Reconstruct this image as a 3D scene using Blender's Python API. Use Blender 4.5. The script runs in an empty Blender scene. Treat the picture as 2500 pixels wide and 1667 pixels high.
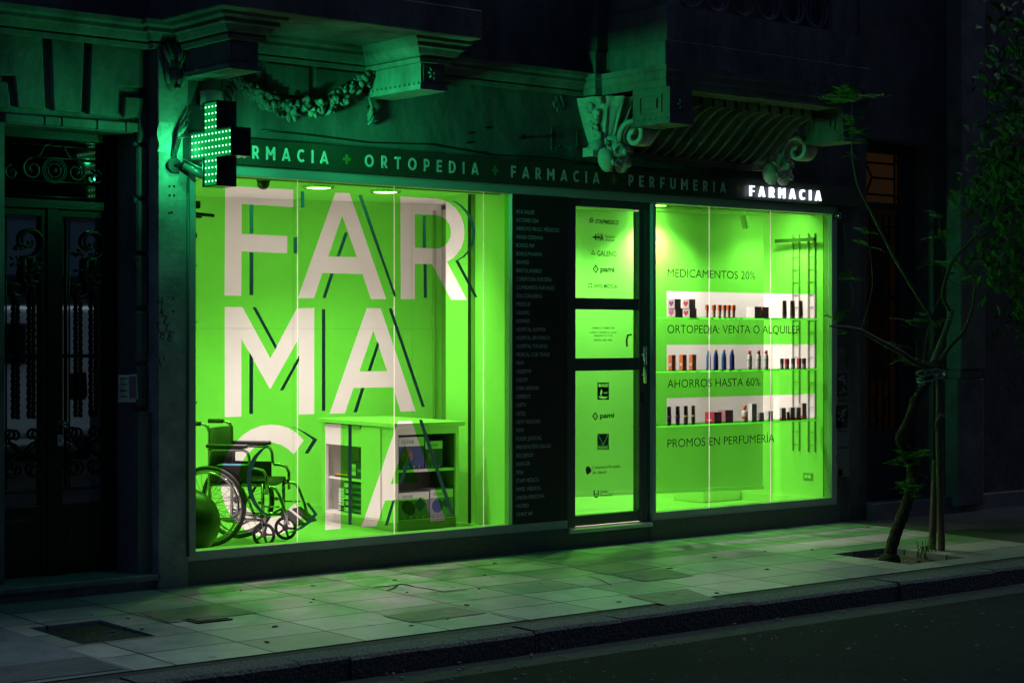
import bpy, bmesh, math, random
from math import sin, cos, pi, radians, sqrt
from mathutils import Vector, Matrix

SC = bpy.context.scene
COL = SC.collection
random.seed(7)

# ------------------------------------------------------------------ camera
AL = radians(39.78)                 # the street front recedes to the right by this angle
FOC, CXP, HOR = 4500.0, 1250.0, 824.0
CAM = Vector((-6.312, -10.955, 1.666))
cd = bpy.data.cameras.new('camera')
cam = bpy.data.objects.new('camera', cd); COL.objects.link(cam)
cam.location = CAM; cam.rotation_euler = (pi / 2, 0, -AL)
cd.sensor_width = 36.0; cd.lens = 36.0 * FOC / 2500.0
cd.shift_y = (HOR - 833.5) / 2500.0
cd.clip_start = 0.1; cd.clip_end = 500
SC.camera = cam

# ------------------------------------------------------------------ sky, sun, exposure
world = bpy.data.worlds.new('World'); SC.world = world; world.use_nodes = True
wn = world.node_tree
sky = wn.nodes.new('ShaderNodeTexSky'); sky.sky_type = 'NISHITA'; sky.sun_disc = False
SUN_ROT = radians(86)
sky.sun_elevation = radians(10); sky.sun_rotation = SUN_ROT
night = wn.nodes.new('ShaderNodeMix'); night.data_type = 'RGBA'; night.blend_type = 'MULTIPLY'; night.inputs[0].default_value = 1
night.inputs[7].default_value = (0.66, 0.88, 1.70, 1)                  # night sky: much bluer and dimmer than day
wn.links.new(sky.outputs[0], night.inputs[6]); wn.links.new(night.outputs[2], wn.nodes['Background'].inputs[0])
wn.nodes['Background'].inputs[1].default_value = 0.026
sd = bpy.data.lights.new('street_fill', 'SUN'); sd.energy = 0.95; sd.angle = radians(25); sd.color = (0.62, 0.82, 1.0)
so = bpy.data.objects.new('street_fill', sd); COL.objects.link(so)
# stand-in for street lamp light, falls steeply along the street, from the right
so.rotation_euler = (radians(-4), radians(28), 0)
so.location = (9, -4, 9)
SC.view_settings.view_transform = 'Standard'; SC.view_settings.look = 'None'
SC.view_settings.exposure = 0.0; SC.view_settings.gamma = 1.0
SC.render.engine = 'CYCLES'
SC.cycles.max_bounces = 10; SC.cycles.diffuse_bounces = 5; SC.cycles.glossy_bounces = 4
SC.cycles.transparent_max_bounces = 24; SC.cycles.sample_clamp_indirect = 4.0
SC.cycles.use_denoising = True; SC.cycles.caustics_reflective = False; SC.cycles.caustics_refractive = False


# ------------------------------------------------------------------ measuring helpers (photo point -> point on a real plane)
def _ray(px, py):
    t = (px - CXP) / FOC
    return Vector((t * cos(AL) + sin(AL), -t * sin(AL) + cos(AL), (HOR - py) / FOC))
def at(px, py, Y=0.0):
    d = _ray(px, py); s = (Y - CAM.y) / d.y
    return CAM + d * s
def onx(px, py, X):
    d = _ray(px, py); s = (X - CAM.x) / d.x
    return CAM + d * s
def onz(px, py, Z):
    d = _ray(px, py); s = (Z - CAM.z) / d.z
    return CAM + d * s
def zz(ox, oy, sc, pts):
    return [(ox + x / sc, oy + y / sc) for x, y in pts]


# ------------------------------------------------------------------ materials
MATS = {}
def mat(name, col, rough=0.6, metal=0.0, var=0.0, scale=8.0, bump=0.0, bscale=None, spec=0.5, col2=None, aniso=(1, 1, 1)):
    if name in MATS: return MATS[name]
    m = bpy.data.materials.new(name); m.use_nodes = True; MATS[name] = m
    nt = m.node_tree; b = nt.nodes['Principled BSDF']
    b.inputs['Base Color'].default_value = (*col, 1); b.inputs['Roughness'].default_value = rough
    b.inputs['Metallic'].default_value = metal; b.inputs['Specular IOR Level'].default_value = spec
    if var or bump or col2:
        g = nt.nodes.new('ShaderNodeNewGeometry')
        mp = nt.nodes.new('ShaderNodeMapping'); mp.inputs['Scale'].default_value = aniso
        nt.links.new(g.outputs['Position'], mp.inputs['Vector'])
    if var or col2:
        n = nt.nodes.new('ShaderNodeTexNoise'); n.inputs['Scale'].default_value = scale
        n.inputs['Detail'].default_value = 8; n.inputs['Roughness'].default_value = 0.65
        nt.links.new(mp.outputs[0], n.inputs['Vector'])
        r = nt.nodes.new('ShaderNodeValToRGB')
        r.color_ramp.elements[0].position = 0.34; r.color_ramp.elements[1].position = 0.66
        c2 = col2 or tuple(min(1, c * (1 + var)) for c in col)
        c1 = tuple(c * (1 - var) for c in col) if not col2 else col
        r.color_ramp.elements[0].color = (*c1, 1); r.color_ramp.elements[1].color = (*c2, 1)
        nt.links.new(n.outputs['Fac'], r.inputs[0]); nt.links.new(r.outputs[0], b.inputs['Base Color'])
    if bump:
        n2 = nt.nodes.new('ShaderNodeTexNoise'); n2.inputs['Scale'].default_value = bscale or scale * 4
        n2.inputs['Detail'].default_value = 6
        nt.links.new(g.outputs['Position'], n2.inputs['Vector'])
        bp = nt.nodes.new('ShaderNodeBump'); bp.inputs['Strength'].default_value = bump; bp.inputs['Distance'].default_value = 0.02
        nt.links.new(n2.outputs['Fac'], bp.inputs['Height']); nt.links.new(bp.outputs[0], b.inputs['Normal'])
    return m
def emat(name, col, strength):
    if name in MATS: return MATS[name]
    m = bpy.data.materials.new(name); m.use_nodes = True; MATS[name] = m
    b = m.node_tree.nodes['Principled BSDF']
    b.inputs['Base Color'].default_value = (0.02, 0.02, 0.02, 1)
    b.inputs['Specular IOR Level'].default_value = 0.0; b.inputs['Roughness'].default_value = 1.0
    b.inputs['Emission Color'].default_value = (*col, 1); b.inputs['Emission Strength'].default_value = strength
    return m
def film_mat(name, col, gloss=0.0, ior=1.45, grough=0.02):
    m = bpy.data.materials.new(name); m.use_nodes = True; MATS[name] = m
    nt = m.node_tree; nt.nodes.clear()
    o = nt.nodes.new('ShaderNodeOutputMaterial'); t = nt.nodes.new('ShaderNodeBsdfTransparent')
    t.inputs[0].default_value = (*col, 1)
    if not gloss:
        nt.links.new(t.outputs[0], o.inputs[0]); return m
    g = nt.nodes.new('ShaderNodeBsdfGlossy'); g.inputs['Roughness'].default_value = grough
    f = nt.nodes.new('ShaderNodeFresnel'); f.inputs[0].default_value = ior
    mu = nt.nodes.new('ShaderNodeMath'); mu.operation = 'MULTIPLY'; mu.inputs[1].default_value = gloss
    mx = nt.nodes.new('ShaderNodeMixShader')
    nt.links.new(f.outputs[0], mu.inputs[0]); nt.links.new(mu.outputs[0], mx.inputs[0])
    nt.links.new(t.outputs[0], mx.inputs[1]); nt.links.new(g.outputs[0], mx.inputs[2])
    nt.links.new(mx.outputs[0], o.inputs[0])
    return m

M_STUCCO = mat('stucco', (0.145, 0.145, 0.14), 0.88, var=0.5, scale=2.6, bump=0.3, bscale=26, aniso=(1, 1, .45), spec=.2)
M_STUCCO2 = mat('old_render', (0.125, 0.125, 0.125), 0.92, var=0.45, scale=3.0, bump=0.25, bscale=14, aniso=(1, 1, .4), spec=.15)
M_CARVE = mat('carved_stone', (0.42, 0.42, 0.39), 0.8, var=0.25, scale=9, bump=0.15, bscale=60)
M_GRAN = mat('granite', (0.035, 0.036, 0.038), 0.55, scale=170, col2=(0.16, 0.16, 0.155))
M_GRANL = mat('granite_light', (0.07, 0.07, 0.07), 0.6, scale=120, col2=(0.24, 0.24, 0.23))
M_MARBLE = mat('marble', (0.84, 0.76, 0.70), 0.35, var=0.12, scale=5)
M_STEP = mat('step_stone', (0.2, 0.2, 0.2), 0.6, var=0.25, scale=6)
M_ALU = mat('aluminium_frame', (0.40, 0.41, 0.42), 0.5, var=0.08, scale=3)
M_ALUD = mat('dark_frame', (0.095, 0.10, 0.11), 0.45, metal=0.2)
M_BOARD = mat('sign_board', (0.030, 0.048, 0.030), 0.45, var=0.12, scale=4)
M_PANEL = mat('list_board', (0.012, 0.02, 0.014), 0.5)
M_SIGNW = mat('sign_letters', (0.62, 0.65, 0.64), 0.5)
M_SIGNG = mat('sign_plus', (0.07, 0.20, 0.03), 0.5)
M_LIST = mat('list_letters', (0.62, 0.66, 0.66), 0.6)
M_IRON = mat('wrought_iron', (0.013, 0.014, 0.014), 0.38, metal=0.4, bump=0.1, bscale=60)
M_WHITE = mat('white_paint', (0.80, 0.78, 0.75), 0.6, var=0.05, scale=1.7, bump=.04, bscale=40)
M_CEIL = mat('ceiling_paint', (0.80, 0.79, 0.77), 0.7)
M_FLOOR = mat('floor_vinyl', (0.62, 0.60, 0.57), 0.35, var=0.06, scale=2)
M_BLIND = mat('blind_fabric', (0.66, 0.66, 0.64), 0.75, bump=0.03, bscale=400)
M_CHROME = mat('chrome', (0.75, 0.75, 0.76), 0.14, metal=1.0)
M_CHROMED = mat('chrome_tube', (0.34, 0.34, 0.35), 0.2, metal=1.0)
M_RUBBER = mat('rubber', (0.03, 0.03, 0.03), 0.6)
M_BLACKP = mat('black_plastic', (0.018, 0.018, 0.02), 0.35)
M_VINYL = mat('black_vinyl', (0.022, 0.021, 0.025), 0.42, bump=0.08, bscale=90)
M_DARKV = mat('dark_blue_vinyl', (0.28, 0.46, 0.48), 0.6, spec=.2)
M_TEXT = mat('dark_lettering', (0.012, 0.05, 0.04), 0.5)
M_TEXTG = mat('grey_lettering', (0.07, 0.19, 0.09), 0.5)
M_FILM = film_mat('green_film', (0.165, 0.95, 0.068))
M_FILMD = film_mat('pale_green_film', (0.19, 0.98, 0.10))
M_GLASS = film_mat('clear_glass', (0.97, 0.98, 0.975), gloss=0.8)
M_SHELFG = film_mat('shelf_glass', (0.95, 0.99, 0.97), gloss=.35)
def translucent(name, col):
    m = bpy.data.materials.new(name); m.use_nodes = True; nt = m.node_tree; nt.nodes.clear()
    o = nt.nodes.new('ShaderNodeOutputMaterial'); t = nt.nodes.new('ShaderNodeBsdfTranslucent'); d = nt.nodes.new('ShaderNodeBsdfDiffuse'); x = nt.nodes.new('ShaderNodeMixShader')
    t.inputs[0].default_value = (*col, 1); d.inputs[0].default_value = (*col, 1); x.inputs[0].default_value = .12
    nt.links.new(t.outputs[0], x.inputs[1]); nt.links.new(d.outputs[0], x.inputs[2]); nt.links.new(x.outputs[0], o.inputs[0]); return m
M_JOINT = translucent('glass_joint', (.95, .88, .80))
M_EDGE = translucent('glass_edge', (.70, .95, .80))
M_LAMPW = emat('lamp_glow', (1.0, 0.90, 0.79), 46.0)
M_BARK = mat('bark', (0.055, 0.045, 0.03), 0.95, var=0.5, scale=26, bump=1.0, bscale=50, aniso=(1, 1, .4), spec=.1)
M_TWIG = mat('twig', (0.06, 0.065, 0.03), 0.85, var=0.2, scale=30)
M_LEAF = mat('leaf', (0.06, 0.20, 0.025), 0.7, spec=.08, var=0.35, scale=14)
M_LEAFD = mat('leaf_dark', (0.026, 0.10, 0.014), 0.65, var=0.5, scale=7, spec=.12)
M_SOIL = mat('soil', (0.055, 0.042, 0.030), 0.95, var=0.4, scale=22, bump=0.8, bscale=35)
M_WOOD = mat('stake_wood', (0.10, 0.075, 0.05), 0.85, var=0.3, scale=20, aniso=(1, 1, .1), bump=0.2)
M_PAPER = mat('paper', (0.48, 0.46, 0.58), 0.8)


# ------------------------------------------------------------------ object helpers
INV = {}
def link(o, parent=None):
    COL.objects.link(o)
    if parent is not None:
        o.parent = parent
        o.matrix_parent_inverse = INV.get(parent.name, Matrix.Identity(4))
    return o
def tag(o, label=None, cat=None, group=None, kind=None):
    if label: o['label'] = label
    if cat: o['category'] = cat
    if group: o['group'] = group
    if kind: o['kind'] = kind
    return o
def thing(name, label, cat, loc=(0, 0, 0), rz=0.0, group=None, local=False):
    o = bpy.data.objects.new(name, None); o.empty_display_size = 0.1
    o.location = loc; o.rotation_euler = (0, 0, rz); COL.objects.link(o)
    if not local:
        INV[o.name] = (Matrix.Translation(Vector(loc)) @ Matrix.Rotation(rz, 4, 'Z')).inverted()
    return tag(o, label, cat, group)
def copy_tree(o, parent=None):
    c = o.copy(); COL.objects.link(c)
    if parent is not None: c.parent = parent
    for ch in list(o.children): copy_tree(ch, c)
    return c

class MB:
    def __init__(s): s.v = []; s.f = []; s.sm = []
    def add(s, vs, fs, smooth=False):
        n = len(s.v); s.v += [tuple(v) for v in vs]
        for f in fs: s.f.append(tuple(i + n for i in f)); s.sm.append(smooth)
        return s
    def box(s, x0, x1, y0, y1, z0, z1):
        return s.add([(x0, y0, z0), (x1, y0, z0), (x1, y1, z0), (x0, y1, z0), (x0, y0, z1), (x1, y0, z1), (x1, y1, z1), (x0, y1, z1)],
                     [(0, 3, 2, 1), (4, 5, 6, 7), (0, 1, 5, 4), (1, 2, 6, 5), (2, 3, 7, 6), (3, 0, 4, 7)])
    def obox(s, c, ax, ay, az, sx, sy, sz):
        c = Vector(c); ax = Vector(ax) * sx / 2; ay = Vector(ay) * sy / 2; az = Vector(az) * sz / 2
        vs = [c + ax * i + ay * j + az * k for k in (-1, 1) for i, j in ((-1, -1), (1, -1), (1, 1), (-1, 1))]
        return s.add(vs, [(0, 3, 2, 1), (4, 5, 6, 7), (0, 1, 5, 4), (1, 2, 6, 5), (2, 3, 7, 6), (3, 0, 4, 7)])
    def quad(s, a, b, c, d): return s.add([a, b, c, d], [(0, 1, 2, 3)])
    def prism(s, poly, y0, y1):           # poly: (x, z) outline
        n = len(poly)
        vs = [(x, y0, z) for x, z in poly] + [(x, y1, z) for x, z in poly]
        return s.add(vs, [tuple(range(n)), tuple(range(2 * n - 1, n - 1, -1))] + [(i, i + n, (i + 1) % n + n, (i + 1) % n) for i in range(n)])
    def extr(s, poly, z0, z1):            # poly: (x, y) outline
        n = len(poly)
        vs = [(x, y, z0) for x, y in poly] + [(x, y, z1) for x, y in poly]
        return s.add(vs, [tuple(range(n - 1, -1, -1)), tuple(range(n, 2 * n))] + [(i, (i + 1) % n, (i + 1) % n + n, i + n) for i in range(n)])
    def xprism(s, poly, x0, x1):          # poly: (y, z) outline
        n = len(poly)
        vs = [(x0, y, z) for y, z in poly] + [(x1, y, z) for y, z in poly]
        return s.add(vs, [tuple(range(n)), tuple(range(2 * n - 1, n - 1, -1))] + [(i, i + n, (i + 1) % n + n, (i + 1) % n) for i in range(n)])
    def tube(s, pts, r, n=8, closed=False, caps=True):
        pts = [Vector(p) for p in pts]; m = len(pts)
        rr = r if isinstance(r, (list, tuple)) else [r] * m
        tang = []
        for i in range(m):
            a = pts[(i - 1) % m] if (closed or i) else pts[0]
            b = pts[(i + 1) % m] if (closed or i < m - 1) else pts[-1]
            t = (b - a); tang.append(t.normalized() if t.length > 1e-9 else Vector((0, 0, 1)))
        up = Vector((0, 0, 1)) if abs(tang[0].z) < 0.9 else Vector((1, 0, 0))
        nx = tang[0].cross(up).normalized(); vs = []
        for i in range(m):
            t = tang[i]; nx = (nx - t * nx.dot(t))
            nx = nx.normalized() if nx.length > 1e-6 else t.orthogonal().normalized()
            ny = t.cross(nx)
            for k in range(n):
                a = 2 * pi * k / n; vs.append(pts[i] + (nx * cos(a) + ny * sin(a)) * rr[i])
        fs = []
        for i in range(m if closed else m - 1):
            j = (i + 1) % m
            for k in range(n): fs.append((i * n + k, i * n + (k + 1) % n, j * n + (k + 1) % n, j * n + k))
        s.add(vs, fs, True)
        if caps and not closed:
            b = len(s.v) - m * n
            s.f.append(tuple(b + k for k in range(n - 1, -1, -1))); s.sm.append(False)
            s.f.append(tuple(b + (m - 1) * n + k for k in range(n))); s.sm.append(False)
        return s
    def lathe(s, prof, c=(0, 0, 0), n=20, axis='Z', smooth=True):
        c = Vector(c); vs = []
        for r, h in prof:
            for k in range(n):
                a = 2 * pi * k / n
                p = {'Z': (r * cos(a), r * sin(a), h), 'Y': (r * cos(a), h, r * sin(a)), 'X': (h, r * cos(a), r * sin(a))}[axis]
                vs.append(c + Vector(p))
        fs = [(i * n + k, i * n + (k + 1) % n, (i + 1) * n + (k + 1) % n, (i + 1) * n + k) for i in range(len(prof) - 1) for k in range(n)]
        s.add(vs, fs, smooth); b = len(s.v) - len(prof) * n
        if prof[0][0] > 1e-5: s.f.append(tuple(b + k for k in range(n - 1, -1, -1))); s.sm.append(False)
        if prof[-1][0] > 1e-5: s.f.append(tuple(b + (len(prof) - 1) * n + k for k in range(n))); s.sm.append(False)
        return s
    def ell(s, c, rx, ry, rz, n=10, m=6, rot=None):
        c = Vector(c); vs = []
        for i in range(m + 1):
            th = pi * i / m
            for k in range(n):
                a = 2 * pi * k / n
                p = Vector((rx * sin(th) * cos(a), ry * sin(th) * sin(a), rz * cos(th)))
                if rot is not None: p = rot @ p
                vs.append(c + p)
        fs = [(i * n + k, i * n + (k + 1) % n, (i + 1) * n + (k + 1) % n, (i + 1) * n + k) for i in range(m) for k in range(n)]
        return s.add(vs, fs, True)
    def build(s, name, m, parent=None, bevel=0.0, seg=1):
        me = bpy.data.meshes.new(name); me.from_pydata(s.v, [], s.f)
        me.polygons.foreach_set('use_smooth', s.sm)
        bm = bmesh.new(); bm.from_mesh(me)
        bmesh.ops.remove_doubles(bm, verts=bm.verts, dist=1e-5)
        bmesh.ops.recalc_face_normals(bm, faces=bm.faces)
        bm.to_mesh(me); bm.free(); me.update()
        if m is not None: me.materials.append(m)
        o = bpy.data.objects.new(name, me); link(o, parent)
        if bevel:
            md = o.modifiers.new('bevel', 'BEVEL'); md.width = bevel; md.segments = seg; md.limit_method = 'ANGLE'
            md.angle_limit = radians(40)
        return o

def sheet(name, loops, Y, m, parent, ext=0.0):
    """flat cut sheet in a plane parallel to the facade; loops are (x, z) outlines, even-odd filled"""
    cu = bpy.data.curves.new(name, 'CURVE'); cu.dimensions = '2D'; cu.fill_mode = 'BOTH'; cu.extrude = ext
    for lp in loops:
        sp = cu.splines.new('POLY'); sp.points.add(len(lp) - 1); sp.use_cyclic_u = True
        for p, (x, z) in zip(sp.points, lp): p.co = (x, z, 0, 1)
    cu.materials.append(m)
    o = bpy.data.objects.new(name, cu); o.rotation_euler = (pi / 2, 0, 0); o.location = (0, Y, 0)
    return link(o, parent)
def text(name, body, cap, x, Y, z, m, parent, width=None, off=0.0, align='LEFT', line=1.0, rot=None, ext=0.0):
    cu = bpy.data.curves.new(name, 'FONT'); cu.body = body; cu.size = cap / 0.66; cu.offset = off * cu.size; cu.align_x = align
    cu.space_line = line; cu.extrude = ext; cu.resolution_u = 4
    cu.materials.append(m)
    o = bpy.data.objects.new(name, cu); o.rotation_euler = rot or (pi / 2, 0, 0); o.location = (x, Y, z)
    link(o, parent)
    if width:
        bpy.context.view_layer.update()
        if o.dimensions.x > 1e-6: o.scale.x = width / o.dimensions.x
    return o
def P2(lst, Y):
    r = []
    for p in lst:
        q = at(p[0], p[1], Y); r.append((q.x, q.z))
    return r

# bold geometric capitals drawn as strokes
def _arc(cx, cy, rx, ry, a0, a1, n=14):
    return [(cx + rx * cos(radians(a0 + (a1 - a0) * i / n)), cy + ry * sin(radians(a0 + (a1 - a0) * i / n))) for i in range(n + 1)]
def glyph(ch, s):
    h = s / 2
    if ch == 'A': return .78, [[(h * .9, 0), (.39, 1)], [(.39, 1), (.78 - h * .9, 0)], [(.17, .27), (.61, .27)]]
    if ch == 'C': return .72, [_arc(.40, .5, .40 - h, .5 - h, 48, 312, 20)]
    if ch == 'D': return .70, [[(h, 0), (h, 1)], [(h, 1 - h), (.30, 1 - h)] + _arc(.30, .5, .40 - h, .5 - h, 80, -80, 14) + [(.30, h), (h, h)]]
    if ch == 'E': return .54, [[(h, 0), (h, 1)], [(s, 1 - h), (.54, 1 - h)], [(s, .5), (.50, .5)], [(s, h), (.54, h)]]
    if ch == 'F': return .54, [[(h, 0), (h, 1)], [(s, 1 - h), (.54, 1 - h)], [(s, .48), (.49, .48)]]
    if ch == 'I': return s, [[(h, 0), (h, 1)]]
    if ch == 'M': return .82, [[(h, 0), (h, 1)], [(.82 - h, 0), (.82 - h, 1)], [(h * .8, 1), (.41, .38)], [(.41, .38), (.82 - h * .8, 1)]]
    if ch == 'O': return .86, [_arc(.43, .5, .43 - h, .5 - h, 0, 360, 28)]
    if ch == 'P': return .58, [[(h, 0), (h, 1)], [(h, 1 - h), (.30, 1 - h)] + _arc(.30, .66, .28 - h, .34 - h, 80, -80, 10) + [(.30, .32 + h), (h, .32 + h)]]
    if ch == 'R': return .62, [[(h, 0), (h, 1)], [(h, 1 - h), (.30, 1 - h)] + _arc(.30, .67, .28 - h, .33 - h, 80, -80, 10) + [(.30, .34 + h), (h, .34 + h)], [(.32, .38), (.62 - h * .8, 0)]]
    if ch == 'T': return .58, [[(.29, 0), (.29, 1 - s)], [(0, 1 - h), (.58, 1 - h)]]
    if ch == 'U': return .68, [[(h, 1), (h, .34)] + _arc(.34, .34, .34 - h, .34 - h, 180, 360, 14) + [(.68 - h, 1)]]
    if ch == '+': return .56, [[(.28, .22), (.28, .78)], [(0, .5), (.56, .5)]]
    return .3, []
def stroke_word(word, x0, x1, z0, H, y, depth, name, m, parent, s=.19):
    """word set between x0 and x1 with even tracking"""
    gl = [glyph(c, s) for c in word]
    tot = sum(g[0] for g in gl) * H
    gap = (x1 - x0 - tot) / max(1, len(word) - 1)
    x = x0; k = 0
    for w, strokes in gl:
        b = MB()
        for st in strokes:
            L = []; R = []; n = len(st)
            for i, p in enumerate(st):
                a = st[max(0, i - 1)]; c = st[min(n - 1, i + 1)]
                dx, dy = c[0] - a[0], c[1] - a[1]; l = math.hypot(dx, dy) or 1
                nx, ny = -dy / l * s / 2, dx / l * s / 2
                L.append((x + (p[0] + nx) * H, z0 + min(1, max(0, p[1] + ny)) * H)); R.append((x + (p[0] - nx) * H, z0 + min(1, max(0, p[1] - ny)) * H))
            k += 1; e = 0.0004 * (k % 4)
            for i in range(n - 1):
                b.prism([L[i], L[i + 1], R[i + 1], R[i]], y - e, y + depth)
        b.build(name, m, parent); x += w * H + gap

# ================================================================== GROUND
SLOPE = 0.015
def gz(y): return SLOPE * min(0, y)      # pavement falls towards the kerb
def tiles_mat():
    m = bpy.data.materials.new('pavement_slabs'); m.use_nodes = True; nt = m.node_tree; b = nt.nodes['Principled BSDF']
    g = nt.nodes.new('ShaderNodeNewGeometry'); mp = nt.nodes.new('ShaderNodeMapping')
    mp.inputs['Location'].default_value = (0.30, 0.0, 0)
    nt.links.new(g.outputs['Position'], mp.inputs[0])
    br = nt.nodes.new('ShaderNodeTexBrick'); br.offset = 0.0; br.squash = 1.0
    br.inputs['Scale'].default_value = 1.0; br.inputs['Brick Width'].default_value = 0.6; br.inputs['Row Height'].default_value = 0.41
    br.inputs['Mortar Size'].default_value = 0.008; br.inputs['Mortar Smooth'].default_value = 0.2; br.inputs['Bias'].default_value = -0.1
    br.inputs['Color1'].default_value = (0.25, 0.25, 0.235, 1); br.inputs['Color2'].default_value = (0.46, 0.45, 0.42, 1)
    br.inputs['Mortar'].default_value = (0.012, 0.012, 0.012, 1)
    nw = nt.nodes.new('ShaderNodeTexNoise'); nw.inputs['Scale'].default_value = 2.2; nw.inputs['Detail'].default_value = 3
    nt.links.new(mp.outputs[0], nw.inputs[0])
    vm = nt.nodes.new('ShaderNodeVectorMath'); vm.operation = 'MULTIPLY_ADD'; vm.inputs[1].default_value = (.022, .022, 0)
    nt.links.new(nw.outputs['Color'], vm.inputs[0]); nt.links.new(mp.outputs[0], vm.inputs[2]); nt.links.new(vm.outputs[0], br.inputs[0])
    n = nt.nodes.new('ShaderNodeTexNoise'); n.inputs['Scale'].default_value = 5; n.inputs['Detail'].default_value = 9; n.inputs['Roughness'].default_value = .7
    nt.links.new(g.outputs['Position'], n.inputs[0])
    r = nt.nodes.new('ShaderNodeValToRGB'); r.color_ramp.elements[0].position = .3; r.color_ramp.elements[1].position = .62
    r.color_ramp.elements[0].color = (.62, .62, .6, 1); r.color_ramp.elements[1].color = (1, 1, 1, 1)
    nt.links.new(n.outputs[0], r.inputs[0])
    mu = nt.nodes.new('ShaderNodeMix'); mu.data_type = 'RGBA'; mu.blend_type = 'MULTIPLY'; mu.inputs[0].default_value = 1
    nt.links.new(br.outputs['Color'], mu.inputs[6]); nt.links.new(r.outputs[0], mu.inputs[7])
    # gum spots and small stains
    vo = nt.nodes.new('ShaderNodeTexVoronoi'); vo.inputs['Scale'].default_value = 2.3; vo.inputs['Randomness'].default_value = 1
    nt.links.new(g.outputs['Position'], vo.inputs[0])
    r2 = nt.nodes.new('ShaderNodeValToRGB'); r2.color_ramp.elements[0].position = .045; r2.color_ramp.elements[1].position = .06
    r2.color_ramp.elements[0].color = (.35, .35, .34, 1); r2.color_ramp.elements[1].color = (1, 1, 1, 1)
    nt.links.new(vo.outputs['Distance'], r2.inputs[0])
    mu2 = nt.nodes.new('ShaderNodeMix'); mu2.data_type = 'RGBA'; mu2.blend_type = 'MULTIPLY'; mu2.inputs[0].default_value = 1
    nt.links.new(mu.outputs[2], mu2.inputs[6]); nt.links.new(r2.outputs[0], mu2.inputs[7])
    nt.links.new(mu2.outputs[2], b.inputs['Base Color'])
    rr = nt.nodes.new('ShaderNodeMapRange'); rr.inputs[3].default_value = .34; rr.inputs[4].default_value = .6
    nt.links.new(n.outputs[0], rr.inputs[0]); nt.links.new(rr.outputs[0], b.inputs['Roughness'])
    inv = nt.nodes.new('ShaderNodeMath'); inv.operation = 'SUBTRACT'; inv.inputs[0].default_value = 1
    nt.links.new(br.outputs['Fac'], inv.inputs[1])
    ad = nt.nodes.new('ShaderNodeMath'); ad.operation = 'MULTIPLY_ADD'; ad.inputs[1].default_value = .12
    n3 = nt.nodes.new('ShaderNodeTexNoise'); n3.inputs['Scale'].default_value = 90; n3.inputs['Detail'].default_value = 4
    nt.links.new(g.outputs['Position'], n3.inputs[0])
    nt.links.new(n3.outputs[0], ad.inputs[0]); nt.links.new(inv.outputs[0], ad.inputs[2])
    bp = nt.nodes.new('ShaderNodeBump'); bp.inputs['Strength'].default_value = .55; bp.inputs['Distance'].default_value = .006
    nt.links.new(ad.outputs[0], bp.inputs['Height']); nt.links.new(bp.outputs[0], b.inputs['Normal'])
    return m
M_TILE = tiles_mat()
M_PATCH = mat('dark_slab', (0.13, 0.13, 0.10), 0.6, var=0.3, scale=9, bump=0.3, bscale=70)
M_DRIVE = mat('driveway_concrete', (0.15, 0.16, 0.17), 0.75, var=0.3, scale=3, bump=0.4, bscale=70)
M_DRIVE2 = mat('brown_paving', (0.045, 0.034, 0.028), 0.75, var=0.3, scale=4, bump=0.4, bscale=60)
M_KERB = mat('kerb_granite', (0.035, 0.037, 0.033), 0.85, scale=75, col2=(0.17, 0.175, 0.16), bump=0.9, bscale=45, spec=.15)
M_TAR = mat('tar_joint', (0.022, 0.021, 0.02), 0.85, var=0.4, scale=20, bump=0.6, bscale=40)
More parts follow.
